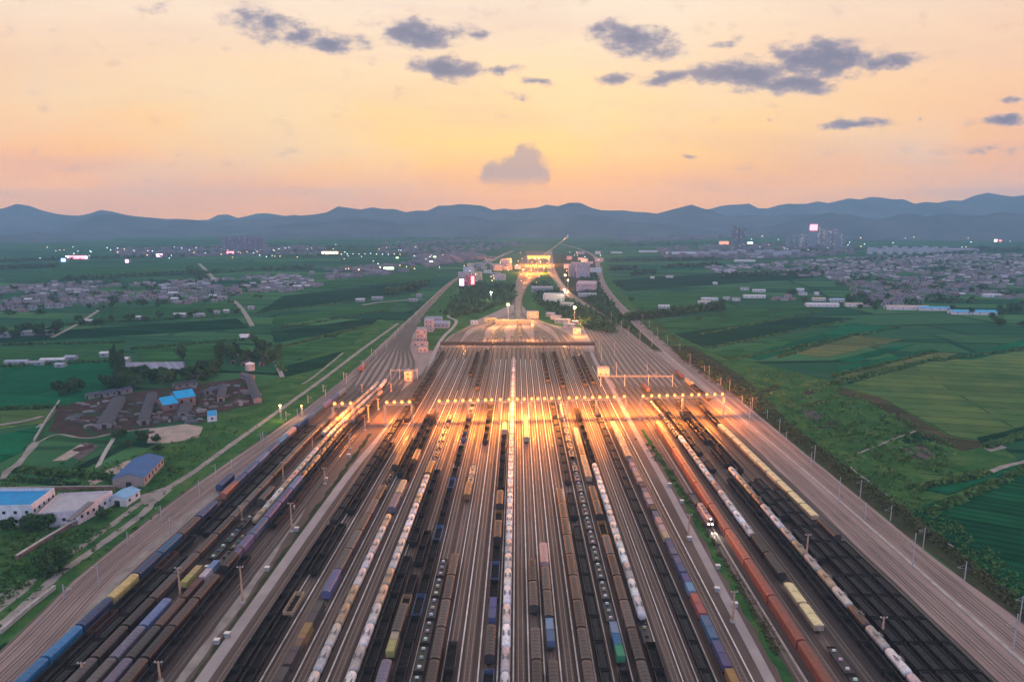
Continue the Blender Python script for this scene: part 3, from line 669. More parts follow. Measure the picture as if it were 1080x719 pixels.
# ------------------------------------------------------------------ hills
def hill(name, prof, dist, depth, label=None, seed=1):
    """a wooded ridge: skyline heights given along the photo's width, real depth and relief"""
    rr = random.Random(seed); pts = []
    for px, py in prof:
        x, y, z = ray(px, py); t = dist / math.hypot(x, y); pts.append((math.atan2(x, y), max(8, H + z * t)))
    from mathutils import noise as mn
    A0, A1 = pts[0][0], pts[-1][0]; na = max(40, int((A1 - A0) * dist / 90)); nd = 16; b = MB()
    for i in range(na + 1):
        a = A0 + (A1 - A0) * i / na; hh = interp(pts, a) * (1 + 0.13 * mn.fractal(Vector((a * 42, seed * 7.7, 0)), 0.7, 2.1, 6))
        for j in range(nd + 1):
            v = j / nd * 2 - 1; r = dist + v * depth
            s = (1 - abs(v)) ** 1.3 if v < 0 else (1 - v) ** 0.9
            p = Vector((math.sin(a) * r / 700, math.cos(a) * r / 700, seed * 3.1))
            n = mn.fractal(p, 0.9, 2.1, 5)
            fine = mn.fractal(p * 5, 0.8, 2.0, 3)
            # skyline follows the profile; spurs and gullies on the slopes
            z = hh * s * (1 + 0.55 * n * (1 - s)) + fine * hh * 0.035 * min(1, s * 2)
            b.v.append((math.sin(a) * r, math.cos(a) * r, max(-1.0, z - 2)))
    for i in range(na):
        for j in range(nd):
            k = i * (nd + 1) + j; b.f.append((k, k + nd + 1, k + nd + 2, k + 1)); b.m.append(0)
    return structure(ob(name, b.mesh(name, ['wooded_hill'], True)), label)
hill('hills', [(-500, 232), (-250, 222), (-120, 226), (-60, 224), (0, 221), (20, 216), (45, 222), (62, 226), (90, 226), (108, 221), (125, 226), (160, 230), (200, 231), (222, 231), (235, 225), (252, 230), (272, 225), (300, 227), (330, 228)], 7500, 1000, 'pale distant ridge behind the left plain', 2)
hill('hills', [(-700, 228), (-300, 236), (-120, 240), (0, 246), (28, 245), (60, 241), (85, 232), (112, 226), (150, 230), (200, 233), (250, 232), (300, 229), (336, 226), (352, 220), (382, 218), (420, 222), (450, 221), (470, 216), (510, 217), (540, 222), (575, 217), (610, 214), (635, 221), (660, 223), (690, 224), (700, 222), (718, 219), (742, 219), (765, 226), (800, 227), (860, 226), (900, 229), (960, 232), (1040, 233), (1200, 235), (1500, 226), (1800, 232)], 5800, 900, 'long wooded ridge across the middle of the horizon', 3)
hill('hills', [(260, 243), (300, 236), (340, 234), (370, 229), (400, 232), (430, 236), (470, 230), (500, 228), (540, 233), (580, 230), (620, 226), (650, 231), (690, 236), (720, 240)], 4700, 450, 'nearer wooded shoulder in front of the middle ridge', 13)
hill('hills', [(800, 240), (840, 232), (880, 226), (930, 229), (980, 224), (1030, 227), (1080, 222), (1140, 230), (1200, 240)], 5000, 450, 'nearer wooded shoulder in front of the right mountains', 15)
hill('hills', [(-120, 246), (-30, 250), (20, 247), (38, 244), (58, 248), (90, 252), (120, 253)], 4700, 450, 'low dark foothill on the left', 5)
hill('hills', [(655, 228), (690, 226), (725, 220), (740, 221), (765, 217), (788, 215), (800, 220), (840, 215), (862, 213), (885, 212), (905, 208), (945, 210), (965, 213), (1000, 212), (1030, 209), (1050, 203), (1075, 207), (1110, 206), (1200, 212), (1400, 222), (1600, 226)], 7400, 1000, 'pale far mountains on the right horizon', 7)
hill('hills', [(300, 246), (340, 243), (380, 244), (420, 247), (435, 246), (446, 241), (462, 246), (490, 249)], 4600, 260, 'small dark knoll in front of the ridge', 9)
# ------------------------------------------------------------------ rolling stock
RAILZ = 0.47
def bogie_mb(y):
    b = MB()
    for dy_ in (-0.9, 0.9):
        for sx in (-1, 1): b.tube((sx * 0.66, y + dy_, 0.43), (sx * 0.82, y + dy_, 0.43), 0.42, n=10)
        b.tube((-0.66, y + dy_, 0.43), (0.66, y + dy_, 0.43), 0.08, n=5)
    for sx in (-1, 1): b.box(sx * 1.0 - 0.09, sx * 1.0 + 0.09, y - 1.3, y + 1.3, 0.35, 0.65)
    b.box(-1.0, 1.0, y - 0.25, y + 0.25, 0.45, 0.85); return b
def frame_mb(L, w=1.3):
    b = MB(); h = L / 2
    b.box(-0.2, 0.2, -h, h, 0.88, 1.2)
    for sx in (-1, 1): b.box(sx * w - 0.07, sx * w + 0.07, -h + 0.3, h - 0.3, 0.92, 1.2)
    for y in (-h + 0.4, -h / 3, h / 3, h - 0.4): b.box(-w, w, y - 0.1, y + 0.1, 0.9, 1.15)
    for s in (-1, 1): b.box(-0.16, 0.16, min(s * h, s * (h + 0.42)), max(s * h, s * (h + 0.42)), 0.78, 1.02)
    return b
def tank_parts():
    L = 10.9; h = L / 2
    t = MB(); t.lathe_y([(-h - 0.28, 0.02), (-h - 0.2, 0.7), (-h, 1.18), (-h + 0.22, 1.42), (-h + 0.5, 1.47), (-1.7, 1.47), (-1.68, 1.5), (-1.5, 1.5), (-1.48, 1.47), (1.48, 1.47), (1.5, 1.5), (1.68, 1.5), (1.7, 1.47), (h - 0.5, 1.47), (h - 0.22, 1.42), (h, 1.18), (h + 0.2, 0.7), (h + 0.28, 0.02)], 0, 2.6, 18)
    d = MB(); d.tube((0, 0, 3.95), (0, 0, 4.45), 0.55, 0.52, 12); d.tube((0, 0, 4.45), (0, 0, 4.55), 0.42, 0.3, 10)
    w = MB()
    for sx in (-1, 1):
        w.box(min(sx * 0.62, sx * 1.15), max(sx * 0.62, sx * 1.15), -1.35, 1.35, 4.12, 4.18)
        for y in (-1.3, 0, 1.3): w.tube((sx * 1.12, y, 4.15), (sx * 1.12, y, 4.85), 0.03, n=4)
        w.tube((sx * 1.12, -1.3, 4.85), (sx * 1.12, 1.3, 4.85), 0.03, n=4)
        w.tube((sx * 1.5, 0.3, 1.1), (sx * 1.12, 0.3, 4.15), 0.04, n=4); w.tube((sx * 1.5, -0.3, 1.1), (sx * 1.12, -0.3, 4.15), 0.04, n=4)
    f = frame_mb(11.6)
    for y in (-h + 1.2, h - 1.2): f.box(-1.0, 1.0, y - 0.4, y + 0.4, 1.15, 1.5)
    return [('tank', t, 'tank_paint', True), ('manhole_dome', d, 'tank_paint', False), ('walkway', w, 'grating', False), ('underframe', f, 'dark_steel', False), ('bogie', bogie_mb(-3.6), 'dark_steel', False), ('bogie', bogie_mb(3.6), 'dark_steel', False)], 12.1
def open_parts(load=None):
    L = 12.9; h = L / 2; w = 1.58; b = MB()
    b.box(-w, w, -h, h, 1.2, 1.3)
    for sx in (-1, 1):
        b.box(min(sx * w, sx * (w - 0.06)), max(sx * w, sx * (w - 0.06)), -h, h, 1.3, 3.1)
        b.box(min(sx * (w - 0.1), sx * (w + 0.06)), max(sx * (w - 0.1), sx * (w + 0.06)), -h, h, 3.1, 3.22)
        for k in range(11):
            y = -h + 0.1 + k * (L - 0.2) / 10; b.box(min(sx * w, sx * (w + 0.14)), max(sx * w, sx * (w + 0.14)), y - 0.08, y + 0.08, 1.25, 3.08)
    for sy in (-1, 1):
        b.box(-w + 0.06, w - 0.06, min(sy * h, sy * (h - 0.06)), max(sy * h, sy * (h - 0.06)), 1.3, 3.14)
        for x in (-0.9, 0, 0.9): b.box(x - 0.07, x + 0.07, min(sy * h, sy * (h + 0.1)), max(sy * h, sy * (h + 0.1)), 1.3, 3.1)
    n = MB(); n.box(-w + 0.07, w - 0.07, -h + 0.07, h - 0.07, 1.31, 1.36)
    for y in (-h / 2.6, 0, h / 2.6): n.box(-w + 0.07, w - 0.07, y - 0.07, y + 0.07, 2.3, 2.45)
    ps = [('body', b, 'wagon_paint', False), ('floor', n, 'wagon_inside', False)]
    if load == 'coal':
        c = MB(); nx, ny = 5, 22; rr = random.Random(4)
        for i in range(nx + 1):
            for j in range(ny + 1):
                u = i / nx * 2 - 1; e = min(1, (1 - abs(j / ny * 2 - 1)) * 6)
                c.v.append((u * (w - 0.08), -h + 0.09 + (L - 0.18) * j / ny, 2.55 + 0.45 * (1 - u * u) * e + rr.uniform(-0.12, 0.12)))
        for i in range(nx):
            for j in range(ny): q = i * (ny + 1) + j; c.f.append((q, q + ny + 1, q + ny + 2, q + 1)); c.m.append(0)
        ps.append(('coal_load', c, 'coal', False))
    if load == 'tarp':
        for k in range(2):
            c = MB(); y0 = -h + 0.05 + k * (L / 2); y1 = y0 + L / 2 - 0.35
            pr = [(-w - 0.08, 2.6), (w + 0.08, 2.6), (w + 0.08, 3.3), (0.8, 3.62), (0, 3.7), (-0.8, 3.62), (-w - 0.08, 3.3)]
            c.extrude_y(pr, y0, y1)
            for q in range(3):
                yy_ = y0 + 0.9 + q * 2.1; c.extrude_y([(-w - 0.1, 2.6), (w + 0.1, 2.6), (w + 0.1, 3.32), (0.8, 3.65), (0, 3.73), (-0.8, 3.65), (-w - 0.1, 3.32)], yy_, yy_ + 0.12)
            ps.append(('tarpaulin', c, 'tarp', False))
    ps += [('underframe', frame_mb(L), 'dark_steel', False), ('bogie', bogie_mb(-4.3), 'dark_steel', False), ('bogie', bogie_mb(4.3), 'dark_steel', False)]
    return ps, 13.9
def box_parts(L=15.6, tot=16.6):
    h = L / 2; w = 1.58; b = MB()
    b.box(-w, w, -h, h, 1.2, 3.75)
    for k in range(13):
        y = -h + 0.3 + k * (L - 0.6) / 12
        if abs(y) > 1.7:
            for sx in (-1, 1): b.box(min(sx * w, sx * (w + 0.07)), max(sx * w, sx * (w + 0.07)), y - 0.06, y + 0.06, 1.25, 3.7)
    r = MB(); prof = [(-w - 0.07, 3.72)] + [(w * 1.03 * math.sin(rad(a)), 3.72 + 0.78 * math.cos(rad(a))) for a in range(-86, 90, 16)] + [(w + 0.07, 3.72)]
    r.extrude_y(prof, -h - 0.05, h + 0.05)
    for k in range(1, 9):
        y = -h + k * L / 9; r.extrude_y([(x * 1.02, z + 0.06) for x, z in prof], y - 0.04, y + 0.04)
    ps = [('body', b, 'wagon_paint', False), ('roof', r, 'wagon_paint', False)]
    for sx in (-1, 1):
        d = MB(); d.box(min(sx * (w + 0.01), sx * (w + 0.09)), max(sx * (w + 0.01), sx * (w + 0.09)), -1.5, 1.5, 1.3, 3.68)
        d.box(min(sx * (w + 0.09), sx * (w + 0.14)), max(sx * (w + 0.09), sx * (w + 0.14)), -1.5, 1.5, 2.4, 2.5); d.box(min(sx * (w + 0.09), sx * (w + 0.14)), max(sx * (w + 0.09), sx * (w + 0.14)), -0.05, 0.05, 1.4, 3.6)
        ps.append(('door', d, 'wagon_paint', False))
    ps += [('underframe', frame_mb(L), 'dark_steel', False), ('bogie', bogie_mb(-h + 2.3), 'dark_steel', False), ('bogie', bogie_mb(h - 2.3), 'dark_steel', False)]
    return ps, tot
def carrier_parts():
    L = 25.2; h = L / 2; w = 1.55; b = MB(); b.box(-w, w, -h, h, 0.9, 3.95)
    for k in range(17):
        y = -h + 0.4 + k * (L - 0.8) / 16
        for sx in (-1, 1): b.box(min(sx * w, sx * (w + 0.06)), max(sx * w, sx * (w + 0.06)), y - 0.07, y + 0.07, 1.0, 3.9)
    r = MB(); prof = [(-w - 0.06, 3.92)] + [(w * 1.02 * math.sin(rad(a)), 3.92 + 0.85 * math.cos(rad(a))) for a in range(-86, 90, 16)] + [(w + 0.06, 3.92)]
    r.extrude_y(prof, -h - 0.05, h + 0.05)
    for k in range(1, 12):
        y = -h + k * L / 12; r.extrude_y([(x * 1.012, z + 0.03) for x, z in prof], y - 0.05, y + 0.05)
    ps = [('body', b, 'wagon_paint', False), ('roof', r, 'wagon_paint', False)]
    for sy in (-1, 1):
        d = MB(); d.box(-1.3, 1.3, min(sy * (h + 0.01), sy * (h + 0.1)), max(sy * (h + 0.01), sy * (h + 0.1)), 1.1, 3.7); d.box(-0.04, 0.04, min(sy * (h + 0.1), sy * (h + 0.16)), max(sy * (h + 0.1), sy * (h + 0.16)), 1.1, 3.7)
        ps.append(('end_door', d, 'wagon_paint', False))
    ps += [('underframe', frame_mb(L), 'dark_steel', False), ('bogie', bogie_mb(-9), 'dark_steel', False), ('bogie', bogie_mb(9), 'dark_steel', False)]
    return ps, 26.2
def flat_parts():
    L = 13.0; h = L / 2; b = MB(); b.box(-1.5, 1.5, -h, h, 1.2, 1.34)
    for k in range(9):
        y = -h + 0.5 + k * (L - 1) / 8
        for sx in (-1, 1): b.box(min(sx * 1.5, sx * 1.6), max(sx * 1.5, sx * 1.6), y - 0.07, y + 0.07, 1.0, 1.5)
    es = []
    for sy in (-1, 1):
        e = MB(); e.box(-1.45, 1.45, min(sy * h, sy * (h - 0.08)), max(sy * h, sy * (h - 0.08)), 1.34, 1.75); es.append(('end_board', e, 'wagon_paint', False))
    return [('deck', b, 'wagon_paint', False)] + es + [('underframe', frame_mb(L), 'dark_steel', False), ('bogie', bogie_mb(-4.3), 'dark_steel', False), ('bogie', bogie_mb(4.3), 'dark_steel', False)], 13.9
KINDS = {'tank': ('tank_wagon', 'tank wagon', *tank_parts()), 'open': ('open_wagon', 'open wagon', *open_parts()), 'coal': ('coal_wagon', 'coal wagon', *open_parts('coal')),
         'tarp': ('open_wagon', 'covered wagon', *open_parts('tarp')), 'box': ('box_wagon', 'box wagon', *box_parts()), 'car': ('car_carrier_wagon', 'covered carrier', *carrier_parts()), 'flat': ('flat_wagon', 'flat wagon', *flat_parts())}
TPL = {}
for k, (nm, lb, ps, L) in KINDS.items():
    near = [(n, b.mesh(n, [m], sm), m) for n, b, m, sm in ps]
    mats = []; far = MB()
    for n, b, m, sm in ps:
        if n in ('bogie', 'marking'): continue
        if m not in mats: mats.append(m)
        far.add(b, mats.index(m))
    bx = MB()
    for s in (-1, 1): bx.box(-1.0, 1.0, s * L * 0.33 - 1.2, s * L * 0.33 + 1.2, 0.05, 0.9)
    if 'dark_steel' not in mats: mats.append('dark_steel')
    far.add(bx, mats.index('dark_steel'))
    TPL[k] = (nm, lb, near, far.mesh(nm, mats), L)
COLS = {'cream': (0.62, 0.54, 0.50), 'white': (0.74, 0.70, 0.70), 'pale': (0.56, 0.47, 0.44), 'tan': (0.45, 0.30, 0.19), 'black': (0.017, 0.013, 0.012), 'brown': (0.070, 0.044, 0.036), 'dark grey': (0.036, 0.028, 0.026),
        'grey': (0.088, 0.068, 0.063), 'blue': (0.035, 0.075, 0.19), 'bright blue': (0.018, 0.14, 0.30), 'yellow': (0.46, 0.33, 0.13), 'rust red': (0.36, 0.085, 0.05), 'purple grey': (0.15, 0.12, 0.165), 'violet': (0.10, 0.09, 0.20), 'orange': (0.36, 0.17, 0.06),
        'pale blue': (0.20, 0.27, 0.38), 'pink': (0.52, 0.30, 0.27), 'green': (0.03, 0.22, 0.13), 'dark brown': (0.032, 0.021, 0.018), 'rusty': (0.13, 0.055, 0.04), 'maroon': (0.16, 0.05, 0.05), 'sand': (0.46, 0.34, 0.22), 'red': (0.42, 0.13, 0.09), 'steel blue': (0.10, 0.14, 0.25)}
NWAG = {}; SLOT = {}
def put_wagon(kind, colname, path, y, label, group, jitter=True):
    nm, lb, near, farme, L = TPL[kind]
    x = interp(path, y); dxy = interp(path, y + 1) - interp(path, y - 1); rz = -math.atan2(dxy, 2.0)
    c = COLS[colname]; j = R.uniform(0.62, 1.3) if jitter else 1
    c = tuple(min(1, v * j * R.uniform(0.95, 1.05)) for v in c)
    if y < 345:
        o = ob(nm, None, None, (x, y, RAILZ), rz)
        for n, me, m in near: ob(n, me, o, color=c)
    else:
        o = ob(nm, farme, None, (x, y, RAILZ), rz, c)
    tag(o, label, lb, group); NWAG[nm] = NWAG.get(nm, 0) + 1
    return o, (x, y, rz)
CONT_L = 6.06
def container_mesh():
    b = MB(); b.box(-1.2, 1.2, -3.03, 3.03, 0.12, 2.5)
    for k in range(24):
        y = -2.9 + k * 0.252
        for sx in (-1, 1): b.box(min(sx * 1.2, sx * 1.235), max(sx * 1.2, sx * 1.235), y - 0.06, y + 0.06, 0.2, 2.4)
        b.box(-1.12, 1.12, y - 0.06, y + 0.06, 2.5, 2.53)
    f = MB()
    for sx in (-1, 1):
        for sy in (-1, 1): f.box(sx * 1.21 - 0.06, sx * 1.21 + 0.06, sy * 3.03 - 0.06, sy * 3.03 + 0.06, 0, 2.6)
        f.box(sx * 1.21 - 0.05, sx * 1.21 + 0.05, -2.97, 2.97, 2.52, 2.6); f.box(sx * 1.21 - 0.05, sx * 1.21 + 0.05, -2.97, 2.97, 0.0, 0.12)
    for sy in (-1, 1): f.box(-1.15, 1.15, sy * 3.03 - 0.05, sy * 3.03 + 0.05, 2.52, 2.6)
    d = MB()
    for sx in (-1, 1):
        d.box(min(sx * 0.03, sx * 1.12), max(sx * 0.03, sx * 1.12), -3.09, -3.04, 0.15, 2.45)
        for q in (0.3, 0.85): d.tube((sx * q, -3.12, 0.2), (sx * q, -3.12, 2.4), 0.025, n=4)
    return b, f, d
_cb, _cf, _cd = container_mesh()
CONT = [('body', _cb.mesh('body', ['container_paint'])), ('corner_frame', _cf.mesh('corner_frame', ['container_paint'])), ('door', _cd.mesh('door', ['container_paint']))]
_all = MB(); _all.add(_cb).add(_cf).add(_cd); CONT_FAR = _all.mesh('shipping_container', ['container_paint'])
def put_container(colname, pose, off, label):
    x, y, rz = pose; c = tuple(v * R.uniform(0.85, 1.15) for v in COLS[colname])
    loc = (x - math.sin(rz) * off, y + math.cos(rz) * off, RAILZ + 1.345)
    if y < 300:
        o = ob('shipping_container', None, None, loc, rz)
        for n, me in CONT: ob(n, me, o, color=c)
    else: o = ob('shipping_container', CONT_FAR, None, loc, rz, c)
    return tag(o, label, 'container', 'containers carried on flat wagons')
def block_mesh():
    b = MB(); b.box(-0.75, 0.75, -0.55, 0.55, 0.08, 0.95); b.extrude_y([(-0.78, 0.9), (0.78, 0.9), (0.55, 1.18), (-0.55, 1.18)], -0.58, 0.58)
    for y in (-0.35, 0.35): b.box(-0.8, 0.8, y - 0.07, y + 0.07, 0.0, 0.09)
    return b.mesh('cargo_bundle', ['container_paint'])
BLOCK = block_mesh()
# (track, phrase, [(photo row near, photo row far, kind, colours...)])  rows are read off at rail height
TRAINS = [
 (('B', -84.5), 'dark string beside left service road', [(760, 560, 'open', ['black', 'dark brown', 'black']), (556, 374, 'coal', ['black', 'dark brown'])]),
 (('B', -79.5), 'second track right of left road', [(760, 662, 'open', ['black', 'dark brown']), (655, 629, 'open', ['tan', 'tan']), (610, 552, 'open', ['black', 'grey', 'black']), (545, 470, 'open', ['black', 'dark brown']), (446, 395, 'coal', ['black'])]),
 (('B', -69.6), 'fourth track right of left road', [(760, 697, 'flat', ['grey']), (694, 672, 'flat', ['orange', 'sand']), (668, 640, 'flat', ['grey', 'pale']), (636, 612, 'box', ['violet', 'purple grey']), (611, 526, 'box', ['grey', 'dark grey', 'brown']), (522, 500, 'flat', ['black', 'dark brown']), (498, 470, 'box', ['brown', 'dark grey'])]),
 (('B', -64.8), 'fifth track right of left road', [(505, 440, 'open', ['black', 'dark brown'])]),
 (('B', -60), 'cream tankers left of yellow container', [(760, 546, 'tank', ['cream', 'white', 'pale', 'cream', 'tan']), (544, 530, 'box', ['pink', 'purple grey']), (528, 512, 'box', ['tan', 'sand']), (510, 494, 'open', ['black']), (492, 484, 'box', ['orange', 'sand']), (482, 436, 'open', ['black', 'dark brown'])]),
 (('B', -49), 'long pale tankers left of centre', [(760, 508, 'tank', ['white', 'pale', 'cream', 'white', 'pale', 'tan']), (506, 496, 'box', ['orange', 'tan']), (494, 438, 'flat', ['black', 'dark brown'])]),
 (('B', -44.5), 'dark string beside long pale tankers', [(760, 498, 'open', ['black', 'black', 'dark brown']), (398, 374, 'open', ['black'])]),
 (('B', -39.6), 'track carrying the yellow container', [(760, 702, 'box', ['purple grey', 'grey']), (700, 680, 'flat', ['grey']), (678, 660, 'box', ['grey']), (658, 622, 'open', ['tan', 'brown']), (600, 560, 'open', ['black', 'dark brown'])]),
 (('B', -34.6), 'seventh track left of centre tankers', [(760, 428, 'open', ['black', 'dark brown', 'black', 'steel blue']), (412, 372, 'coal', ['black', 'dark brown'])]),
 (('B', -29.7), 'white-dotted string left of centre', [(760, 596, 'flat', ['black', 'dark brown'])]),
 (('B', -25), 'brown string third left of centre', [(760, 584, 'box', ['brown', 'grey', 'brown', 'dark grey']), (530, 516, 'box', ['orange']), (514, 494, 'flat', ['sand'])]),
 (('B', -20.3), 'short string left of centre sidings', [(760, 676, 'open', ['dark brown', 'grey', 'black']), (470, 424, 'open', ['black'])]),
 (('B', -8.3), 'mixed string just left of centre', [(760, 706, 'open', ['steel blue', 'black']), (704, 666, 'box', ['dark grey']), (663, 643, 'flat', ['grey']), (640, 580, 'open', ['black', 'steel blue', 'black']), (576, 560, 'box', ['brown']), (558, 542, 'open', ['orange']), (540, 524, 'box', ['brown']), (520, 462, 'open', ['black']), (460, 450, 'box', ['tan'])]),
 (('B', -3.3), 'central white tanker string', [(760, 379, 'tank', ['white', 'cream', 'white', 'pale', 'white', 'cream', 'white'])]),
 (('B', 6.2), 'dark string just right of centre', [(760, 668, 'box', ['dark grey', 'grey', 'dark grey']), (650, 592, 'box', ['grey', 'dark grey']), (468, 446, 'box', ['sand', 'tan'])]),
 (('B', 11.1), 'string with the blue container pair', [(760, 692, 'box', ['grey', 'dark grey']), (688, 664, 'flat', ['grey']), (661, 606, 'box', ['grey', 'brown']), (603, 584, 'box', ['pink'])]),
 (('B', 21.5), 'brown string fifth right of centre', [(760, 527, 'box', ['brown', 'grey', 'dark grey', 'brown'])]),
 (('B', 26.7), 'black string sixth right of centre', [(760, 424, 'coal', ['black', 'dark brown', 'black']), (404, 376, 'open', ['black'])]),
 (('B', 32.4), 'white-dotted string right of centre', [(760, 706, 'open', ['black']), (704, 694, 'flat', ['grey']), (692, 664, 'flat', ['black']), (660, 428, 'flat', ['black', 'dark brown'])]),
 (('B', 38), 'brown string beside right white tankers', [(760, 572, 'box', ['brown', 'dark grey', 'grey']), (570, 553, 'open', ['orange']), (551, 512, 'box', ['dark grey', 'brown']), (510, 454, 'box', ['tan', 'sand', 'brown']), (410, 374, 'open', ['black', 'dark brown'])]),
 (('B', 43), 'white tanker string right of centre', [(760, 690, 'open', ['black', 'dark brown']), (688, 662, 'flat', ['dark grey']), (658, 496, 'tank', ['white', 'white', 'pale', 'white']), (494, 436, 'open', ['black', 'dark brown'])]),
 (('B', 56.9), 'black string left of coloured containers', [(760, 426, 'coal', ['black', 'dark brown', 'black']), (408, 378, 'open', ['black'])]),
 (('B', 63.9), 'coloured containers beside right service road', [(760, 490, 'flat', ['dark grey']), (488, 448, 'box', ['tan', 'sand']), (406, 378, 'open', ['dark brown'])]),
 (('L', -145), 'blue string along left edge', [(760, 556, 'box', ['bright blue', 'bright blue', 'blue', 'yellow', 'blue', 'bright blue', 'grey']), (554, 532, 'box', ['blue', 'steel blue', 'bright blue']), (530, 522, 'box', ['red']), (520, 468, 'box', ['blue', 'bright blue', 'steel blue']), (466, 458, 'box', ['pink']), (456, 415, 'box', ['blue', 'pale blue', 'purple grey', 'violet'])]),
 (('L', -140), 'dark string right of blue boxes', [(740, 580, 'open', ['black', 'dark brown', 'rusty']), (566, 450, 'open', ['black', 'dark brown'])]),
 (('L', -135), 'black string left of grey roofs', [(760, 600, 'coal', ['black', 'dark brown']), (570, 455, 'coal', ['black'])]),
 (('L', -129.8), 'grey-brown string of left sidings', [(760, 442, 'box', ['grey', 'brown', 'dark grey', 'grey'])]),
 (('L', -124), 'mixed string before the left tankers', [(760, 634, 'box', ['grey', 'purple grey', 'steel blue']), (626, 598, 'flat', ['grey']), (594, 540, 'flat', ['dark grey']), (536, 518, 'box', ['grey']), (462, 406, 'tank', ['cream', 'sand', 'tan'])]),
 (('L', -119), 'left cream tanker string', [(760, 646, 'box', ['purple grey', 'dark grey', 'rusty']), (642, 606, 'flat', ['rusty', 'grey']), (602, 560, 'flat', ['dark brown']), (556, 403, 'tank', ['cream', 'pale', 'cream', 'tan', 'pink'])]),
 (('L', -114.3), 'violet-brown string beside left tankers', [(760, 596, 'box', ['brown', 'dark grey', 'brown']), (594, 516, 'box', ['violet', 'steel blue', 'violet']), (512, 418, 'tank', ['brown', 'dark brown', 'tan', 'black'])]),
 (('L', -109.5), 'black string nearest dirt path', [(760, 590, 'open', ['black', 'dark brown']), (560, 430, 'open', ['black', 'dark brown'])]),
 (('R', 91), 'long red carrier string', [(770, 443, 'car', ['rust red'])]),
 (('R', 101), 'mixed string right of red carriers', [(760, 672, 'flat', ['dark brown']), (668, 616, 'tarp', ['sand']), (614, 574, 'box', ['dark grey', 'dark brown']), (571, 464, 'tank', ['white', 'white', 'cream', 'pale', 'pink']), (462, 424, 'flat', ['black', 'dark brown'])]),
 (('R', 106.5), 'second string right of red carriers', [(500, 420, 'coal', ['black', 'dark brown'])]),
 (('R', 112), 'third string right of red carriers', [(760, 506, 'open', ['black', 'dark brown', 'black'])]),
 (('R', 117.3), 'right tankers among black wagons', [(760, 498, 'tank', ['pale', 'white', 'cream', 'rusty', 'pale', 'tan', 'cream', 'sand']), (494, 440, 'open', ['dark brown', 'black'])]),
 (('R', 122.5), 'black string right of right tankers', [(770, 512, 'coal', ['black', 'dark brown']), (500, 426, 'open', ['black', 'dark brown'])]),
 (('R', 127.5), 'second black string right of tankers', [(770, 514, 'coal', ['black', 'black', 'dark brown'])]),
 (('R', 132.5), 'third black string right of tankers', [(770, 516, 'coal', ['black', 'dark brown'])]),
 (('R', 138), 'yellow-tarp string along right edge', [(760, 576, 'coal', ['black', 'dark brown']), (573, 552, 'box', ['dark grey']), (550, 452, 'tarp', ['sand']), (450, 424, 'open', ['black'])]),
]
MACH = None
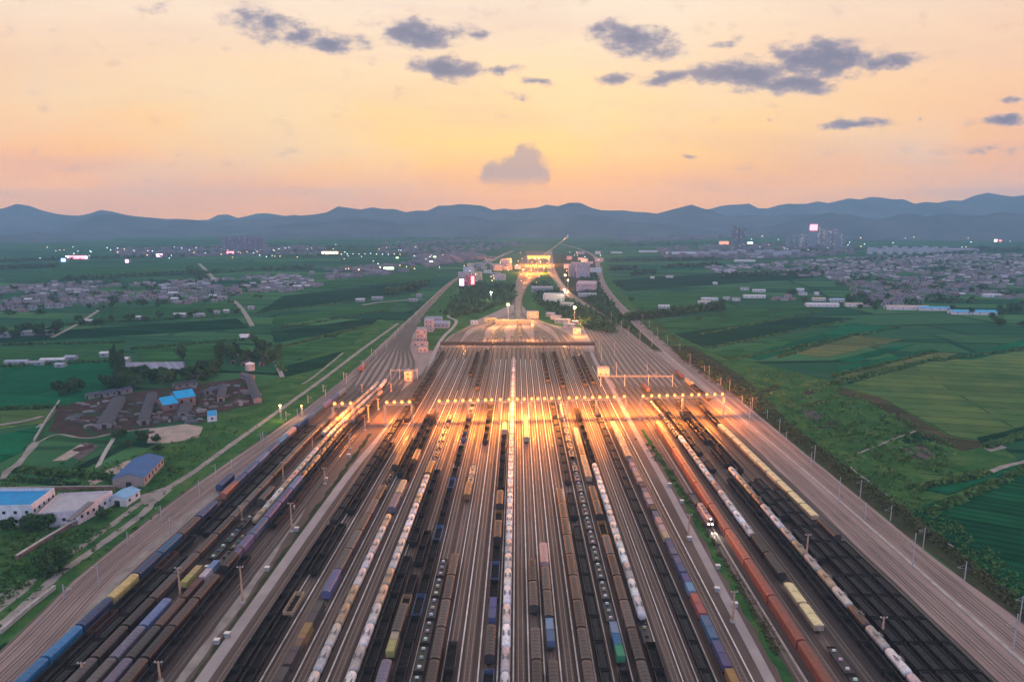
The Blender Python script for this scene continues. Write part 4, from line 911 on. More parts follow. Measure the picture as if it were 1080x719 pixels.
for key, phrase, segs in TRAINS:
    path = TR[key]; idx = 0; grp = 'wagons of ' + phrase; nbund = ncont = 0
    for (pn, pf, kind, cols) in segs:
        L = TPL[kind][4]; y = max(Yrow(pn, 0.5), 171) + L / 2; yend = Yrow(pf, 0.5); first = True
        n = max(1, int(round((yend - max(Yrow(pn, 0.5), 171)) / L)))
        for q in range(n):
            idx += 1; cn_ = cols[q % len(cols)] if R.random() < 0.8 else R.choice(cols)
            lb = 'tarped wagon' if kind == 'tarp' else TPL[kind][1]
            word = 'yellow' if kind == 'tarp' else cn_
            o, pose = put_wagon(kind, cn_, path, y, f"{word} {lb}, {nth(idx)} from near end of {phrase}", grp)
            yr = y
            if kind == 'flat':
                cont = None; bund = None
                if key == ('B', 63.9): cont = {0: ['orange', 'orange'], 1: ['violet', 'violet'], 2: ['steel blue', 'steel blue'], 3: ['red', 'red'], 4: ['pale blue', 'violet'], 5: ['violet', 'purple grey'], 6: ['purple grey', 'violet']}.get(q, R.choice([['brown', 'pink'], ['pink', 'purple grey'], ['brown', 'brown'], ['sand', 'pink']]))
                elif key == ('B', -39.6): cont = ['yellow', 'sand']
                elif key == ('B', -8.3): cont = ['violet', 'violet']
                elif key == ('B', 11.1): cont = ['steel blue', 'pale blue']
                elif key == ('B', 32.4) and pn in (704, 692): cont = ['green', None] if pn == 704 else [['bright blue', 'pale blue'], ['bright blue', 'bright blue']][q % 2]
                elif key == ('B', -69.6) and pn != 522: cont = [cn_, cn_]
                elif key == ('L', -124) and pn == 626: cont = ['yellow', 'yellow']
                elif key == ('L', -119) and pn == 642: cont = [['rusty', 'rusty'], ['pale', 'pale blue']][q % 2]
                elif key == ('L', -124) and pn == 594: bund = [['white', 'bright blue', 'white'], ['green', 'white', 'pale blue'], ['dark grey', 'grey', 'white']]
                elif key == ('L', -119): bund = [['sand', 'brown', 'grey'], ['tan', 'green', 'sand']]
                elif key in (('B', -29.7), ('B', 32.4), ('R', 101)): bund = [['white', 'pale', 'white']]
                elif key == ('B', -49): bund = [['grey', 'pale', 'sand'], ['orange', 'pale', 'grey']]
                elif key == ('B', 43): bund = [['grey', 'dark grey', 'sand']]
                elif key == ('B', -25): bund = [['cream', 'orange', 'cream']]
                elif key == ('B', -69.6): bund = [['black', 'pale', 'black'], ['black', 'black', 'orange']]
                if cont:
                    for c_, off in zip(cont, (-3.2, 3.2)):
                        if c_:
                            ncont += 1; put_container(c_, pose, off, f"{c_} container, {nth(ncont)} from near end of {phrase}")
                if bund:
                    bs = bund[q % len(bund)]
                    for c_, off in zip(bs, (-4.5, 0, 4.5)):
                        nbund += 1; x_, y_, rz_ = pose; cc = tuple(v * R.uniform(0.8, 1.15) for v in COLS[c_])
                        b_ = ob('cargo_bundle', BLOCK, None, (x_ - math.sin(rz_) * off, y_ + math.cos(rz_) * off, RAILZ + 1.345), rz_ + R.uniform(-0.02, 0.02), cc)
                        b_.scale = (0.78, R.uniform(0.45, 0.8), R.uniform(0.5, 0.8))
                        tag(b_, f"{c_} cargo bundle, {nth(nbund)} from near end of {phrase}", 'cargo', 'cargo bundles on flat wagons')
            y += L + (R.uniform(3, 14) if R.random() < 0.03 and kind not in ('tank', 'car') else 0)
            if y + L / 2 > yend + 8: break
# loose blue box wagon left of the blue string
o, _ = put_wagon('box', 'blue', [(60, -149.8), (700, -149.8)], Yrow(514, 0.5), 'single blue box wagon standing alone left of the blue string', 'lone wagons')

def loco(name, label, path, y, body, facing=-1, lights=False):
    x = interp(path, y); dxy = interp(path, y + 1) - interp(path, y - 1); rz = -math.atan2(dxy, 2.0) + (math.pi if facing > 0 else 0)
    o = tag(ob(name, None, None, (x, y, RAILZ), rz), label, 'locomotive'); c = COLS[body]
    b = MB(); b.box(-1.5, 1.5, -9.6, 9.6, 1.25, 1.45); b.extrude_y([(-1.35, 1.45), (1.35, 1.45), (1.35, 3.4), (0.9, 3.85), (-0.9, 3.85), (-1.35, 3.4)], -5.6, 9.0)
    for k in range(5): b.box(-1.38, 1.38, -4.6 + k * 2.9, -4.5 + k * 2.9, 1.5, 3.3)
    ob('body', b.mesh('body', ['wagon_paint']), o, color=c)
    k = MB(); k.extrude_y([(-1.5, 1.45), (1.5, 1.45), (1.5, 3.7), (1.0, 4.25), (-1.0, 4.25), (-1.5, 3.7)], -9.3, -5.6); cab = ob('cab', k.mesh('cab', ['wagon_paint']), o, color=c)
    w = MB()
    for s in (-1, 1): w.box(min(s * 0.12, s * 1.2), max(s * 0.12, s * 1.2), -9.34, -9.3, 2.7, 3.5); w.box(min(s * 1.5, s * 1.53), max(s * 1.5, s * 1.53), -8.6, -6.6, 2.7, 3.5)
    ob('window', w.mesh('window', ['glass']), cab)
    r = MB()
    for q in range(3): r.tube((0, -2 + q * 3.6, 3.85), (0, -2 + q * 3.6, 4.05), 0.85, n=12)
    ob('roof_fan', r.mesh('roof_fan', ['grating']), o)
    ob('bogie', bogie_mb(-6).mesh('bogie', ['dark_steel']), o); ob('bogie', bogie_mb(6).mesh('bogie', ['dark_steel']), o)
    for s in (-1, 1):
        h = MB(); h.tube((s * 0.8, -9.3, 1.75), (s * 0.8, -9.55, 1.75), 0.24, n=10); h.tube((s * 0.8, -9.56, 1.75), (s * 0.8, -9.6, 1.75), 0.34 if lights else 0.2, n=10)
        ob('headlight', h.mesh('headlight', ['white_lamp' if lights else 'glass']), o)
    h = MB(); h.box(-0.3, 0.3, -9.45, -9.25, 4.0, 4.4); ob('headlight', h.mesh('headlight', ['white_lamp' if lights else 'glass']), o)
    return o
loco('locomotive', 'grey-pink locomotive with lit headlights beside the red carriers', TR[('R', 86)], Yrow(545, 1), 'pink', -1, True)
hl = bpy.data.lights.new('headlight_beam', 'SPOT'); hl.energy = 9000; hl.color = (1, 0.93, 0.78); hl.spot_size = rad(50); hl.spot_blend = 0.6; hl.shadow_soft_size = 0.4
hlo = bpy.data.objects.new('headlight_beam', hl); COL.objects.link(hlo); yl = Yrow(545, 1); hlo.location = (interp(TR[('R', 86)], yl), yl - 10.4, 3.0); hlo.rotation_euler = (rad(72), 0, rad(180))
for q in range(1, 2): put_wagon('flat', 'grey', TR[('R', 86)], yl + 18 + q, 'grey flat wagon coupled behind the lit locomotive', 'lone wagons')
loco('locomotive', 'dark maroon locomotive at the right throat of the yard', TR[('MR', 148.5)], Yrow(396, 1), 'maroon', 1)
put_wagon('box', 'sand', TR[('MR', 148.5)], Yrow(400, 1) - 16, 'pale box wagon coupled to the maroon locomotive', 'lone wagons')
for q in range(3): put_wagon('open', 'dark brown', TR[('MR', 148.5)], Yrow(400, 1) - 32 - 14 * q, f'dark open wagon, {nth(q + 1)} behind the pale box wagon at the throat', 'lone wagons')
loco('locomotive', 'red locomotive standing alone on the left approach', TR[('L', -145)], Yrow(389, 1), 'red', -1)
loco('locomotive', 'dark red shunting locomotive among the empty right approach tracks', TR[('R', 106.5)], Yrow(410, 1), 'maroon', -1)
# ------------------------------------------------------------------ light bridges, masts, portals
def lattice(b, x0, y0, z0, x1, y1, z1, w=0.5, step=2.0, r=0.06, m=0):
    p = Vector((x0, y0, z0)); q = Vector((x1, y1, z1)); d = q - p; L = d.length; d.normalize(); a = d.orthogonal().normalized(); c = d.cross(a)
    if abs(d.z) < 0.5: a = Vector((0, 0, 1)); c = d.cross(a).normalized()
    cs = [(a + c) * w / 2, (a - c) * w / 2, (-a - c) * w / 2, (-a + c) * w / 2]
    for k in cs: b.tube(p + k, q + k, r, n=4, m=m)
    n = max(1, int(L / step))
    for i in range(n):
        s = p + d * (L * i / n); e = p + d * (L * (i + 1) / n)
        for k in range(4): b.tube(s + cs[k], e + cs[(k + 1) % 4], r * 0.6, n=3, m=m, caps=False)
def lamp_row(x): return 445 + 0.1 * x
def spot(x, y, z, tx, ty, e, cone=172, col=(1.0, 0.29, 0.04), size=1.2, name='floodlight_beam'):
    l = bpy.data.lights.new(name, 'SPOT'); l.energy = e * 4.2; l.color = col; l.spot_size = rad(cone); l.spot_blend = 1.0; l.shadow_soft_size = size
    o = bpy.data.objects.new(name, l); COL.objects.link(o); o.location = (x, y, z)
    o.rotation_euler = (Vector((x, y, z)) - Vector((tx, ty, 0))).to_track_quat('Z', 'Y').to_euler(); return o
def point(x, y, z, e, col=(1.0, 0.40, 0.11), size=1.0):
    l = bpy.data.lights.new('lamp_glow', 'POINT'); l.energy = e; l.color = col; l.shadow_soft_size = size
    o = bpy.data.objects.new('lamp_glow', l); COL.objects.link(o); o.location = (x, y, z)
fm = MB(); fm.box(-1.15, 1.15, -0.25, 0.25, -0.65, 0.75); FL_BODY = fm.mesh('floodlight', ['dark_steel'])
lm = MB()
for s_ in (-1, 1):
    lm.tube((0, s_ * 0.26, 0), (0, s_ * 0.36, 0), 1.15, 1.05, 14, 1)  # outer disc: lamp glow built as an oversized emissive rim
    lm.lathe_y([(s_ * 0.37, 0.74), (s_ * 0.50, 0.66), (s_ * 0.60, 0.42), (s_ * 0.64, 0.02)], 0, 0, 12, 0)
FL_LENS = lm.mesh('lens', ['sodium', 'sodium_halo']); FAR_LENS = lm.mesh('lens', ['far_amber', 'sodium_halo']); M['sodium'].cycles.emission_sampling = 'NONE'
def light_bridge(label, pxs, cols, energy, z=16.0, yf=lamp_row, step=2.5, scale=1.2):
    xs = [P(px, py, z + 0.4)[0] * yf(P(px, py, z + 0.4)[0]) / P(px, py, z + 0.4)[1] for px, py in pxs]
    x0, x1 = xs[0] - 1.5, xs[-1] + 1.5; ym = yf((x0 + x1) / 2); ang = math.atan2(yf(x1) - yf(x0), x1 - x0)
    o = tag(ob('light_bridge', None, None, ((x0 + x1) / 2, ym, 0), ang), label, 'light bridge', 'floodlight bridges across the yard')
    hw = (x1 - x0) / 2
    b = MB(); lattice(b, -hw, 0, z - 1.0, hw, 0, z - 1.0, 1.3, 2.2, 0.07); b.box(-hw, hw, -0.5, 0.5, z - 0.42, z - 0.36)
    ob('truss', b.mesh('truss', ['galvanised']), o)
    for c in cols:
        b = MB(); lattice(b, c * hw, 0, 0, c * hw, 0, z - 1.6, 1.1, 2.0, 0.09); b.box(c * hw - 1, c * hw + 1, -1, 1, 0, 0.5)
        ob('column', b.mesh('column', ['galvanised']), o)
    for x in xs:
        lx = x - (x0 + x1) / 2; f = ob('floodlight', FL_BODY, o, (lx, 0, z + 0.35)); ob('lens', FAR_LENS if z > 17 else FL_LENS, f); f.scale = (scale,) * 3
    k = 0
    while k < len(xs):
        grp = xs[k:k + 2]; x = sum(grp) / len(grp); y = yf(x); e = energy * len(grp) / 2
        spot(x, y - 1.3, z - 2.1, x, y - 62, e * 0.55); spot(x, y + 1.3, z - 2.1, x, y + 85, e * 1.5); point(x, y - 1.4, z - 4.5, e * 0.22, (1.0, 0.29, 0.04), 1.2); k += 2
light_bridge('short floodlight bridge with three lamps over the left sidings', [(353, 425.5), (361, 425.5), (370, 425)], (-1, 1), 26000)
light_bridge('short floodlight bridge with four lamps over the left road', [(408, 426), (416, 425.5), (424, 425), (432, 425)], (-1, 1), 30000)
light_bridge('longest floodlight bridge with seventeen lamps over the central sidings', [(463, 424), (472, 423.5), (480, 423), (488, 423), (496, 422.5), (504, 422), (512, 422), (518.5, 422), (527.5, 421.5), (537, 421.5), (545.5, 421), (553, 421), (561, 420.5), (567.5, 420.5), (574.5, 420.5), (582, 420.5)][:16] + [(590, 420.2)], (-1, -0.5, 0, 0.5, 1), 34000)
light_bridge('floodlight bridge with eight lamps over the right central sidings', [(600, 420), (608, 419.5), (616.5, 419.3), (625, 419.2), (632.5, 419), (640.5, 418.7), (648, 418.5), (658.5, 418)], (-1, 0, 1), 34000)
light_bridge('floodlight bridge with eleven lamps ending at the right edge', [(678, 417.6), (687, 417.3), (695, 417.1), (703.5, 416.9), (711.5, 416.8), (720, 416.5), (729.5, 416.3), (737, 416.1), (745.5, 415.9), (754, 415.7), (762, 415.5)], (-1, 0, 1), 34000)
# far light bridges of the next yard
farY = lambda Y: (lambda x: Y)
Yf = P(568, 271, 24)[1]
light_bridge('distant bright floodlight bridge across the next yard', [(557.5 + k * 2.4, 271) for k in range(10)], (-1, 0, 1), 4.5e5, 24, farY(Yf), scale=4.2)
Yg = P(562, 280, 20)[1]
light_bridge('distant pair of floodlights left of the far tracks', [(554.5, 280), (557, 280), (559.5, 280)], (-1, 1), 1.8e5, 20, farY(Yg), scale=2.6)
light_bridge('distant pair of floodlights right of the far tracks', [(568, 279.5), (570.5, 279.5), (573, 279.5)], (-1, 1), 1.8e5, 20, farY(Yg), scale=2.6)
def yard_lamp(px, py, z, label, m, e, col=(1.0, 0.6, 0.25), s=1.0):
    x, y = P(px, py, z)
    o = tag(ob('lamp_mast', None, None, (x, y, 0)), label, 'lamp mast'); b = MB(); lattice(b, 0, 0, 0, 0, 0, z, 0.8, 2.5, 0.06); ob('mast', b.mesh('mast', ['galvanised']), o)
    h = MB(); h.tube((0, 0, z), (0, 0, z + 0.3), 1.0 * s, n=10); h.box(-0.9 * s, 0.9 * s, -0.5 * s, 0.5 * s, z + 0.3, z + 1.5 * s, 1)
    ob('lamp_head', h.mesh('lamp_head', ['dark_steel', m]), o); point(x, y - 1.5, z + 0.8, e, col)
yard_lamp(536, 322, 22, 'tall lamp mast glowing amber at the hump', 'sodium', 90000, s=1.7)
yard_lamp(518, 309, 18, 'white lamp mast among the trees left of the hump', 'white_lamp', 30000, (0.9, 1, 0.8), 1.3)
yard_lamp(595, 306.5, 20, 'white lamp mast behind the long white building', 'white_lamp', 40000, (1, 0.9, 0.6), 1.5)
yard_lamp(606, 325, 20, 'amber lamp mast beside the right approach tracks', 'sodium', 90000, s=1.6)
yard_lamp(596, 291, 20, 'orange lamp mast by the far pink buildings', 'sodium', 90000, (1, 0.4, 0.15), 2.2)
yard_lamp(599, 296, 16, 'second orange lamp mast by the far pink buildings', 'sodium', 60000, (1, 0.4, 0.15), 1.6)
yard_lamp(295.5, 428.5, 10, 'lamp glowing amber beside the left dirt road', 'sodium', 9000, s=0.8)
yard_lamp(318, 428.5, 8, 'small amber lamp at the left edge of the yard', 'sodium', 5000, s=0.6)
for (px, py, e) in ((520, 339, 26000), (534, 338, 26000), (548, 338, 26000), (562, 332, 22000), (610, 348, 40000), (430, 394, 3000), (638, 392, 3000), (490, 356, 22000), (520, 352, 26000), (560, 352, 26000), (595, 354, 22000), (612, 335, 30000)):
    x, y = P(px, py, 8); point(x, y, 9, e * 1.0)
def hgt(px, py0, py1):
    x, y = P(px, py0); rx, ry, rz_ = ray(px, py1); return x, y, max(6, H + rz_ / ry * y)
NP = {}
def post(px, py0, py1, kind, label, group):
    x, y, h = hgt(px, py0, py1)
    if kind == 'rust':
        o = tag(ob('lighting_post', None, None, (x, y, 0)), label, 'post', group)
        b = MB(); b.tube((0, 0, 0), (0, 0, h), 0.48, 0.26, 8); ob('post', b.mesh('post', ['rust_post']), o)
        b = MB(); b.tube((0, 0, 0), (0, 0, 0.7), 1.1, 0.95, 10); ob('footing', b.mesh('footing', ['concrete']), o)
        b = MB(); b.box(-1.2, 1.2, -0.08, 0.08, h - 0.5, h - 0.35); b.box(-1.2, -0.8, -0.25, 0.25, h - 0.35, h); b.box(0.8, 1.2, -0.25, 0.25, h - 0.35, h); ob('lamp_head', b.mesh('lamp_head', ['galvanised']), o)
    else:
        o = tag(ob('catenary_mast', None, None, (x, y, 0)), label, 'mast', group); s = -1 if x > 0 else 1
        b = MB(); b.tube((0, 0, 0), (0, 0, h), 0.24, 0.17, 8); ob('mast', b.mesh('mast', ['galvanised']), o)
        b = MB(); b.tube((0, 0, h * 0.62), (s * 3.2, 0, h * 0.72), 0.06, n=5); b.tube((0, 0, h * 0.85), (s * 3.2, 0, h * 0.72), 0.05, n=5); b.tube((s * 3.2, 0, h * 0.72), (s * 2.4, 0, h * 0.6), 0.05, n=4); ob('cantilever', b.mesh('cantilever', ['galvanised']), o)
        b = MB()
        for q in range(4): b.tube((s * (0.35 + q * 0.12), 0, h * 0.632 + q * 0.02), (s * (0.42 + q * 0.12), 0, h * 0.635 + q * 0.02), 0.14, n=6)
        ob('insulator', b.mesh('insulator', ['brick']), o)
LP_ = [(190.7, 632, 598), (256, 635, 597), (88, 719, 698), (169, 719, 697), (255, 548, 533), (308, 560, 530), (299, 507, 487), (342.7, 510, 493), (330, 477, 458), (369, 473, 457), (389, 445, 427), (385, 454, 437), (412.5, 413, 404), (382, 413, 405), (399, 432, 420)]
for i, p in enumerate(sorted(LP_, key=lambda q: -q[1])): post(p[0], p[1], p[2], 'rust', f'tall rust-brown post, {nth(i + 1)} from the near end of the left sidings', 'rust-brown posts among the left sidings')
post(772.7, 655, 623, 'rust', 'pale brown post on a round concrete footing beside the right road', None); post(930, 673, 650, 'rust', 'brown post standing among black wagons beside right tankers', None); post(850, 593, 563, 'rust', 'brown post standing left of the right tankers', None); post(726, 568, 542, 'rust', 'pale post on the verge left of the lit locomotive', None)
for i, p in enumerate(sorted([(302, 443, 435), (325, 425, 417), (341, 413, 407), (362.5, 400, 392), (68, 632, 619), (135, 575, 562), (211, 527, 507), (180, 563, 545), (245, 500, 484), (278, 470, 455), (392, 375, 367), (420, 352, 345)], key=lambda q: -q[1])): post(*p, 'cat', f'grey catenary mast, {nth(i + 1)} from the near end along the left edge', 'catenary masts along the left edge')
RP = [(884, 531.5, 503), (939, 549, 533), (962, 599, 562), (912, 548.5, 530), (1017, 613, 592), (1068, 687, 647), (782.5, 425, 417), (790, 450, 423), (743, 392, 385), (728, 380, 373), (760, 407, 398), (687.5, 365, 356), (674.7, 363, 348), (663, 357, 343), (682.5, 392, 383), (691.7, 400, 392), (809, 442, 432), (829, 465, 455), (855, 492, 477), (645, 338, 328), (648, 376, 360), (634, 383, 366), (632, 372, 358), (650, 398, 382), (655, 350, 338)]
for i, p in enumerate(sorted(RP, key=lambda q: -q[1])): post(*p, 'cat', f'grey catenary mast, {nth(i + 1)} from the near end along the right edge', 'catenary masts along the right edge')
for i in range(14):
    y_ = 215 + i * 52; x_ = interp(LOOPC, y_) + 8.5 if y_ > 640 else interp(REDGE, y_) - 1.2
    o = tag(ob('catenary_mast', None, None, (x_, y_, 0)), f'slim outer mast beside right main line, {nth(i + 1)} from near end', 'mast', 'slim outer masts on the right'); b = MB(); b.tube((0, 0, 0), (0, 0, 10), 0.2, 0.14, 7); ob('mast', b.mesh('mast', ['galvanised']), o); b = MB(); b.tube((0, 0, 8.2), (-2.6, 0, 8.6), 0.06, n=4); b.tube((0, 0, 9.6), (-2.6, 0, 8.6), 0.05, n=4); ob('cantilever', b.mesh('cantilever', ['galvanised']), o)
    x_ = interp(LEDGE, y_) + 10.8
    o = tag(ob('catenary_mast', None, None, (x_, y_ + 20, 0)), f'slim mast between left main tracks, {nth(i + 1)} from near end', 'mast', 'slim masts between the left main tracks'); b = MB(); b.tube((0, 0, 0), (0, 0, 10), 0.2, 0.14, 7); ob('mast', b.mesh('mast', ['galvanised']), o); b = MB(); b.tube((0, 0, 8.2), (-2.6, 0, 8.6), 0.06, n=4); b.tube((0, 0, 9.6), (-2.6, 0, 8.6), 0.05, n=4); ob('cantilever', b.mesh('cantilever', ['galvanised']), o)
def portal(x0, x1, y, z, label):
    o = tag(ob('catenary_portal', None, None, ((x0 + x1) / 2, y, 0)), label, 'portal'); hw = (x1 - x0) / 2; b = MB(); lattice(b, -hw, 0, z, hw, 0, z, 0.9, 2, 0.09); ob('beam', b.mesh('beam', ['concrete']), o)
    for s in (-1, -0.33, 0.33, 1): b = MB(); b.tube((s * hw, 0, 0), (s * hw, 0, z + 1.5), 0.3, 0.22, 8); ob('mast', b.mesh('mast', ['galvanised']), o)
xa, ya = P(634, 397, 9); xb, yb = P(709, 396, 9); portal(xa, xb, (ya + yb) / 2, 9, 'pale catenary portal spanning the right approach tracks')
xa, ya = P(412, 390.5, 8); xb, yb = P(440, 390.5, 8); portal(xa, xb, ya, 8, 'pale portal spanning the left approach tracks')
# long dark truss across the head of the sidings
o = tag(ob('signal_gantry', None, None, (1, 694, 0)), 'long dark truss gantry across the head of the central sidings', 'gantry'); b = MB()
lattice(b, -80, 0, 7.6, 80, 0, 7.6, 3.0, 4.0, 0.22); b.box(-80, 80, -1.72, -1.68, 6.3, 8.7); b.box(-80, 80, -1.3, 1.3, 9.2, 9.3); b.box(-80, 80, -1.3, 1.3, 6.0, 6.15); ob('truss', b.mesh('truss', ['dark_steel']), o)
b = MB(); b.box(-80, 80, -3.2, -2.2, 4.4, 4.7); ob('walkway', b.mesh('walkway', ['concrete']), o)
for k in range(7): b = MB(); b.box(-80.3 + k * 26.7, -79.7 + k * 26.7, -3.0, 0.4, 0, 6.0); ob('column', b.mesh('column', ['dark_steel']), o)
# retarder housings, trackside cabinets on the hump fan
for i in range(10):
    x = -52 + i * 11.5; b = MB(); b.box(-1.4, 1.4, -5, 5, 0.5, 1.0); b.box(-1.0, 1.0, -4.6, 4.6, 1.0, 1.25, 1)
    tag(ob('retarder', b.mesh('retarder', ['dark_steel', 'grating']), None, (x * 0.8, 778 - abs(x) * 0.35, 0)), f'dark track retarder on the hump fan, {nth(i + 1)} from the left', 'retarder', 'track retarders on the hump fan')
for i, (px, py) in enumerate(sorted([(240, 672), (229, 679), (219, 601), (309, 537), (313, 560), (282, 602), (719, 531), (727, 570), (757, 600), (706, 513), (344, 507), (756, 624), (775, 640), (300, 543), (368, 482)], key=lambda q: -q[1])):
    x, y = P(px, py); o = tag(ob('trackside_cabinet', None, None, (x, y, 0.1), R.uniform(-0.2, 0.2)), f'pale trackside cabinet beside the service roads, {nth(i + 1)} from the near end', 'cabinet', 'pale trackside cabinets'); b = MB(); b.box(-0.8, 0.8, -0.6, 0.6, 0.1, 1.7); ob('body', b.mesh('body', ['concrete']), o); b = MB(); b.box(-0.95, 0.95, -0.75, 0.75, 1.7, 1.85); ob('lid', b.mesh('lid', ['drain_concrete']), o); b = MB(); b.box(-0.7, 0.7, -0.66, -0.61, 0.2, 1.6); ob('door', b.mesh('door', ['galvanised']), o)

# ------------------------------------------------------------------ buildings
def fp_frame(pts):
    """footprint in world points -> local pts round its centre"""
    cx = sum(p[0] for p in pts) / len(pts); cy = sum(p[1] for p in pts) / len(pts); return cx, cy, [(x - cx, y - cy) for x, y in pts]
def win_quads(p, q, z0, z1, n, out=0.06):
    """n window panes along a wall from p to q, each its own mesh"""
    d = Vector((q[0] - p[0], q[1] - p[1])); L = d.length; d.normalize(); nx, ny = d.y, -d.x; ms = []
    for i in range(n):
        a = L * (i + 0.5) / n - min(0.7, L * 0.2 / n); c = L * (i + 0.5) / n + min(0.7, L * 0.2 / n)
        b = MB(); pts = [(p[0] + d.x * a + nx * out, p[1] + d.y * a + ny * out), (p[0] + d.x * c + nx * out, p[1] + d.y * c + ny * out)]
        b.quad((*pts[0], z0), (*pts[1], z0), (*pts[1], z1), (*pts[0], z1)); ms.append(b)
    return ms
def slab(name, label, pts, h, wall, roof, cat='building', parapet=0.6, storeys=1, wins=4, lit=None, group=None, roofm='house_paint', wallm='house_paint', base=0):
    """flat-roofed block on a footprint of world points (counter-clockwise)"""
    ar = sum(pts[k][0] * pts[(k + 1) % len(pts)][1] - pts[(k + 1) % len(pts)][0] * pts[k][1] for k in range(len(pts)))
    if ar < 0: pts = pts[::-1]
    cx, cy, lp = fp_frame(pts); o = tag(ob(name, None, None, (cx, cy, base)), label, cat, group)
    b = MB(); b.poly_prism(lp, 0, h); ob('wall', b.mesh('wall', [wallm]), o, color=wall)
    ins = [(x * 0.985, y * 0.985) for x, y in lp]
    b = MB(); b.poly_prism(ins, h + 0.01, h + 0.12); ob('roof', b.mesh('roof', [roofm]), o, color=roof)
    if parapet:
        b = MB(); n = len(lp)
        for k in range(n):
            p, q = lp[k], lp[(k + 1) % n]; pi_, qi = (p[0] * 0.98, p[1] * 0.98), (q[0] * 0.98, q[1] * 0.98); b.poly_prism([p, q, qi, pi_], h + 0.005, h + parapet)
        ob('parapet', b.mesh('parapet', [wallm]), o, color=wall)
    tot = 0
    for k in range(len(lp)):
        p, q = lp[k], lp[(k + 1) % len(lp)]
        if (q[1] - p[1]) * 0 - (q[0] - p[0]) * 1 < -1e-6 or abs(q[0] - p[0]) < abs(q[1] - p[1]):
            L = math.dist(p, q); n = max(1, min(wins, int(L / 3.4)))
            for s in range(storeys):
                z0 = h * (s + 0.38) / storeys; z1 = z0 + min(1.4, h * 0.36 / storeys)
                for w in win_quads(p, q, z0, z1, n):
                    if tot < 60: ob('window', w.mesh('window', ['lit_window' if (lit and R.random() < lit) else 'glass']), o); tot += 1
    return o
def shed(label, a, c, w, h, roofcol, wallcol, name='shed', cat='shed', group=None, rise=None, roofm='roof_sheet', wins=5, is_world=False, gable=True):
    """gabled shed along a ridge from a to c (photo points on the ground, or world points)"""
    p, q = (a, c) if is_world else (P(*a), P(*c))
    cx, cy = (p[0] + q[0]) / 2, (p[1] + q[1]) / 2; L = math.dist(p, q); rz = math.atan2(q[1] - p[1], q[0] - p[0]) - math.pi / 2
    rise = w * 0.16 if rise is None else rise; o = tag(ob(name, None, None, (cx, cy, 0), rz), label, cat, group); hw, hl = w / 2, L / 2
    b = MB(); b.extrude_y([(-hw, 0), (hw, 0), (hw, h), (0, h + rise), (-hw, h)], -hl, hl); ob('wall', b.mesh('wall', ['house_paint']), o, color=wallcol)
    b = MB(); b.extrude_y([(-hw - 0.5, h - 0.15), (0, h + rise + 0.05), (hw + 0.5, h - 0.15), (hw + 0.5, h + 0.0), (0, h + rise + 0.25), (-hw - 0.5, h + 0.0)], -hl - 0.4, hl + 0.4); ob('roof', b.mesh('roof', [roofm]), o, color=roofcol)
    n = max(1, min(wins, int(L / 5)))
    for sx in (-1, 1):
        for k in range(n):
            y = -hl + L * (k + 0.5) / n; b = MB(); b.box(min(sx * hw, sx * (hw + 0.06)), max(sx * hw, sx * (hw + 0.06)), y - 0.8, y + 0.8, h * 0.4, h * 0.75); ob('window', b.mesh('window', ['glass']), o)
    b = MB(); b.box(-1.3, 1.3, -hl - 0.06, -hl, 0, min(3, h * 0.8)); ob('door', b.mesh('door', ['dark_steel']), o)
    return o
WHT = (0.62, 0.58, 0.60); PNK = (0.55, 0.40, 0.38); GRY = (0.30, 0.29, 0.31); SKY = (0.03, 0.30, 0.60); SLT = (0.20, 0.29, 0.48); DGR = (0.16, 0.15, 0.17); BRK = (0.24, 0.13, 0.11); CRM = (0.60, 0.45, 0.32)
W_ = lambda *l: [P(*p) for p in l]
slab('factory_hall', 'white factory hall with bright blue roof at the left frame edge', W_((-60, 557), (36, 554), (60, 535), (-40, 536)), 8.5, WHT, SKY, 'factory', 1.6, 2, 8, roofm='roof_sheet')
slab('factory_hall', 'pale flat-roofed hall joined to the blue-roofed factory', W_((42, 557), (84, 553), (120, 532), (64, 535)), 6.5, (0.62, 0.52, 0.55), (0.42, 0.39, 0.42), 'factory', 0.8, 1, 10)
slab('lean_to', 'long dark skylight strip on the pale flat-roofed hall', [(x, y) for x, y in [P(70, 549, 7), P(75, 549, 7), P(99, 529.5, 7), P(93, 529.5, 7)]], 0.7, DGR, DGR, 'skylight', 0, 1, 1, base=6.63)
slab('canopy', 'small bright blue canopy beside the pale flat-roofed hall', W_((62, 554.5), (76, 552.5), (80, 549.5), (67, 551)), 3.0, WHT, SKY, 'canopy', 0, 1, 2)
shed('long blue-grey metal shed beside the left dirt road', (136, 514), (158, 491.5), 15, 5, (0.06, 0.14, 0.31), (0.33, 0.25, 0.23), wins=9)
shed('small light blue shed at the road fork', (124, 534), (139, 524), 9, 4, (0.22, 0.42, 0.62), WHT)
shed('bright blue roofed workshop in the brickyard, larger of two', (184, 427), (203, 424), 20, 7, (0.02, 0.36, 0.66), BRK)
shed('bright blue roofed lean workshop, smaller and to the left', (169, 431), (184, 428.5), 20, 5, (0.02, 0.36, 0.66), BRK)
slab('hut', 'square bright blue roofed hut alone on the grass', W_((219, 445), (229, 444), (229, 438), (219, 439)), 4, WHT, (0.03, 0.32, 0.62), 'hut', 0, 1, 2, roofm='roof_sheet')
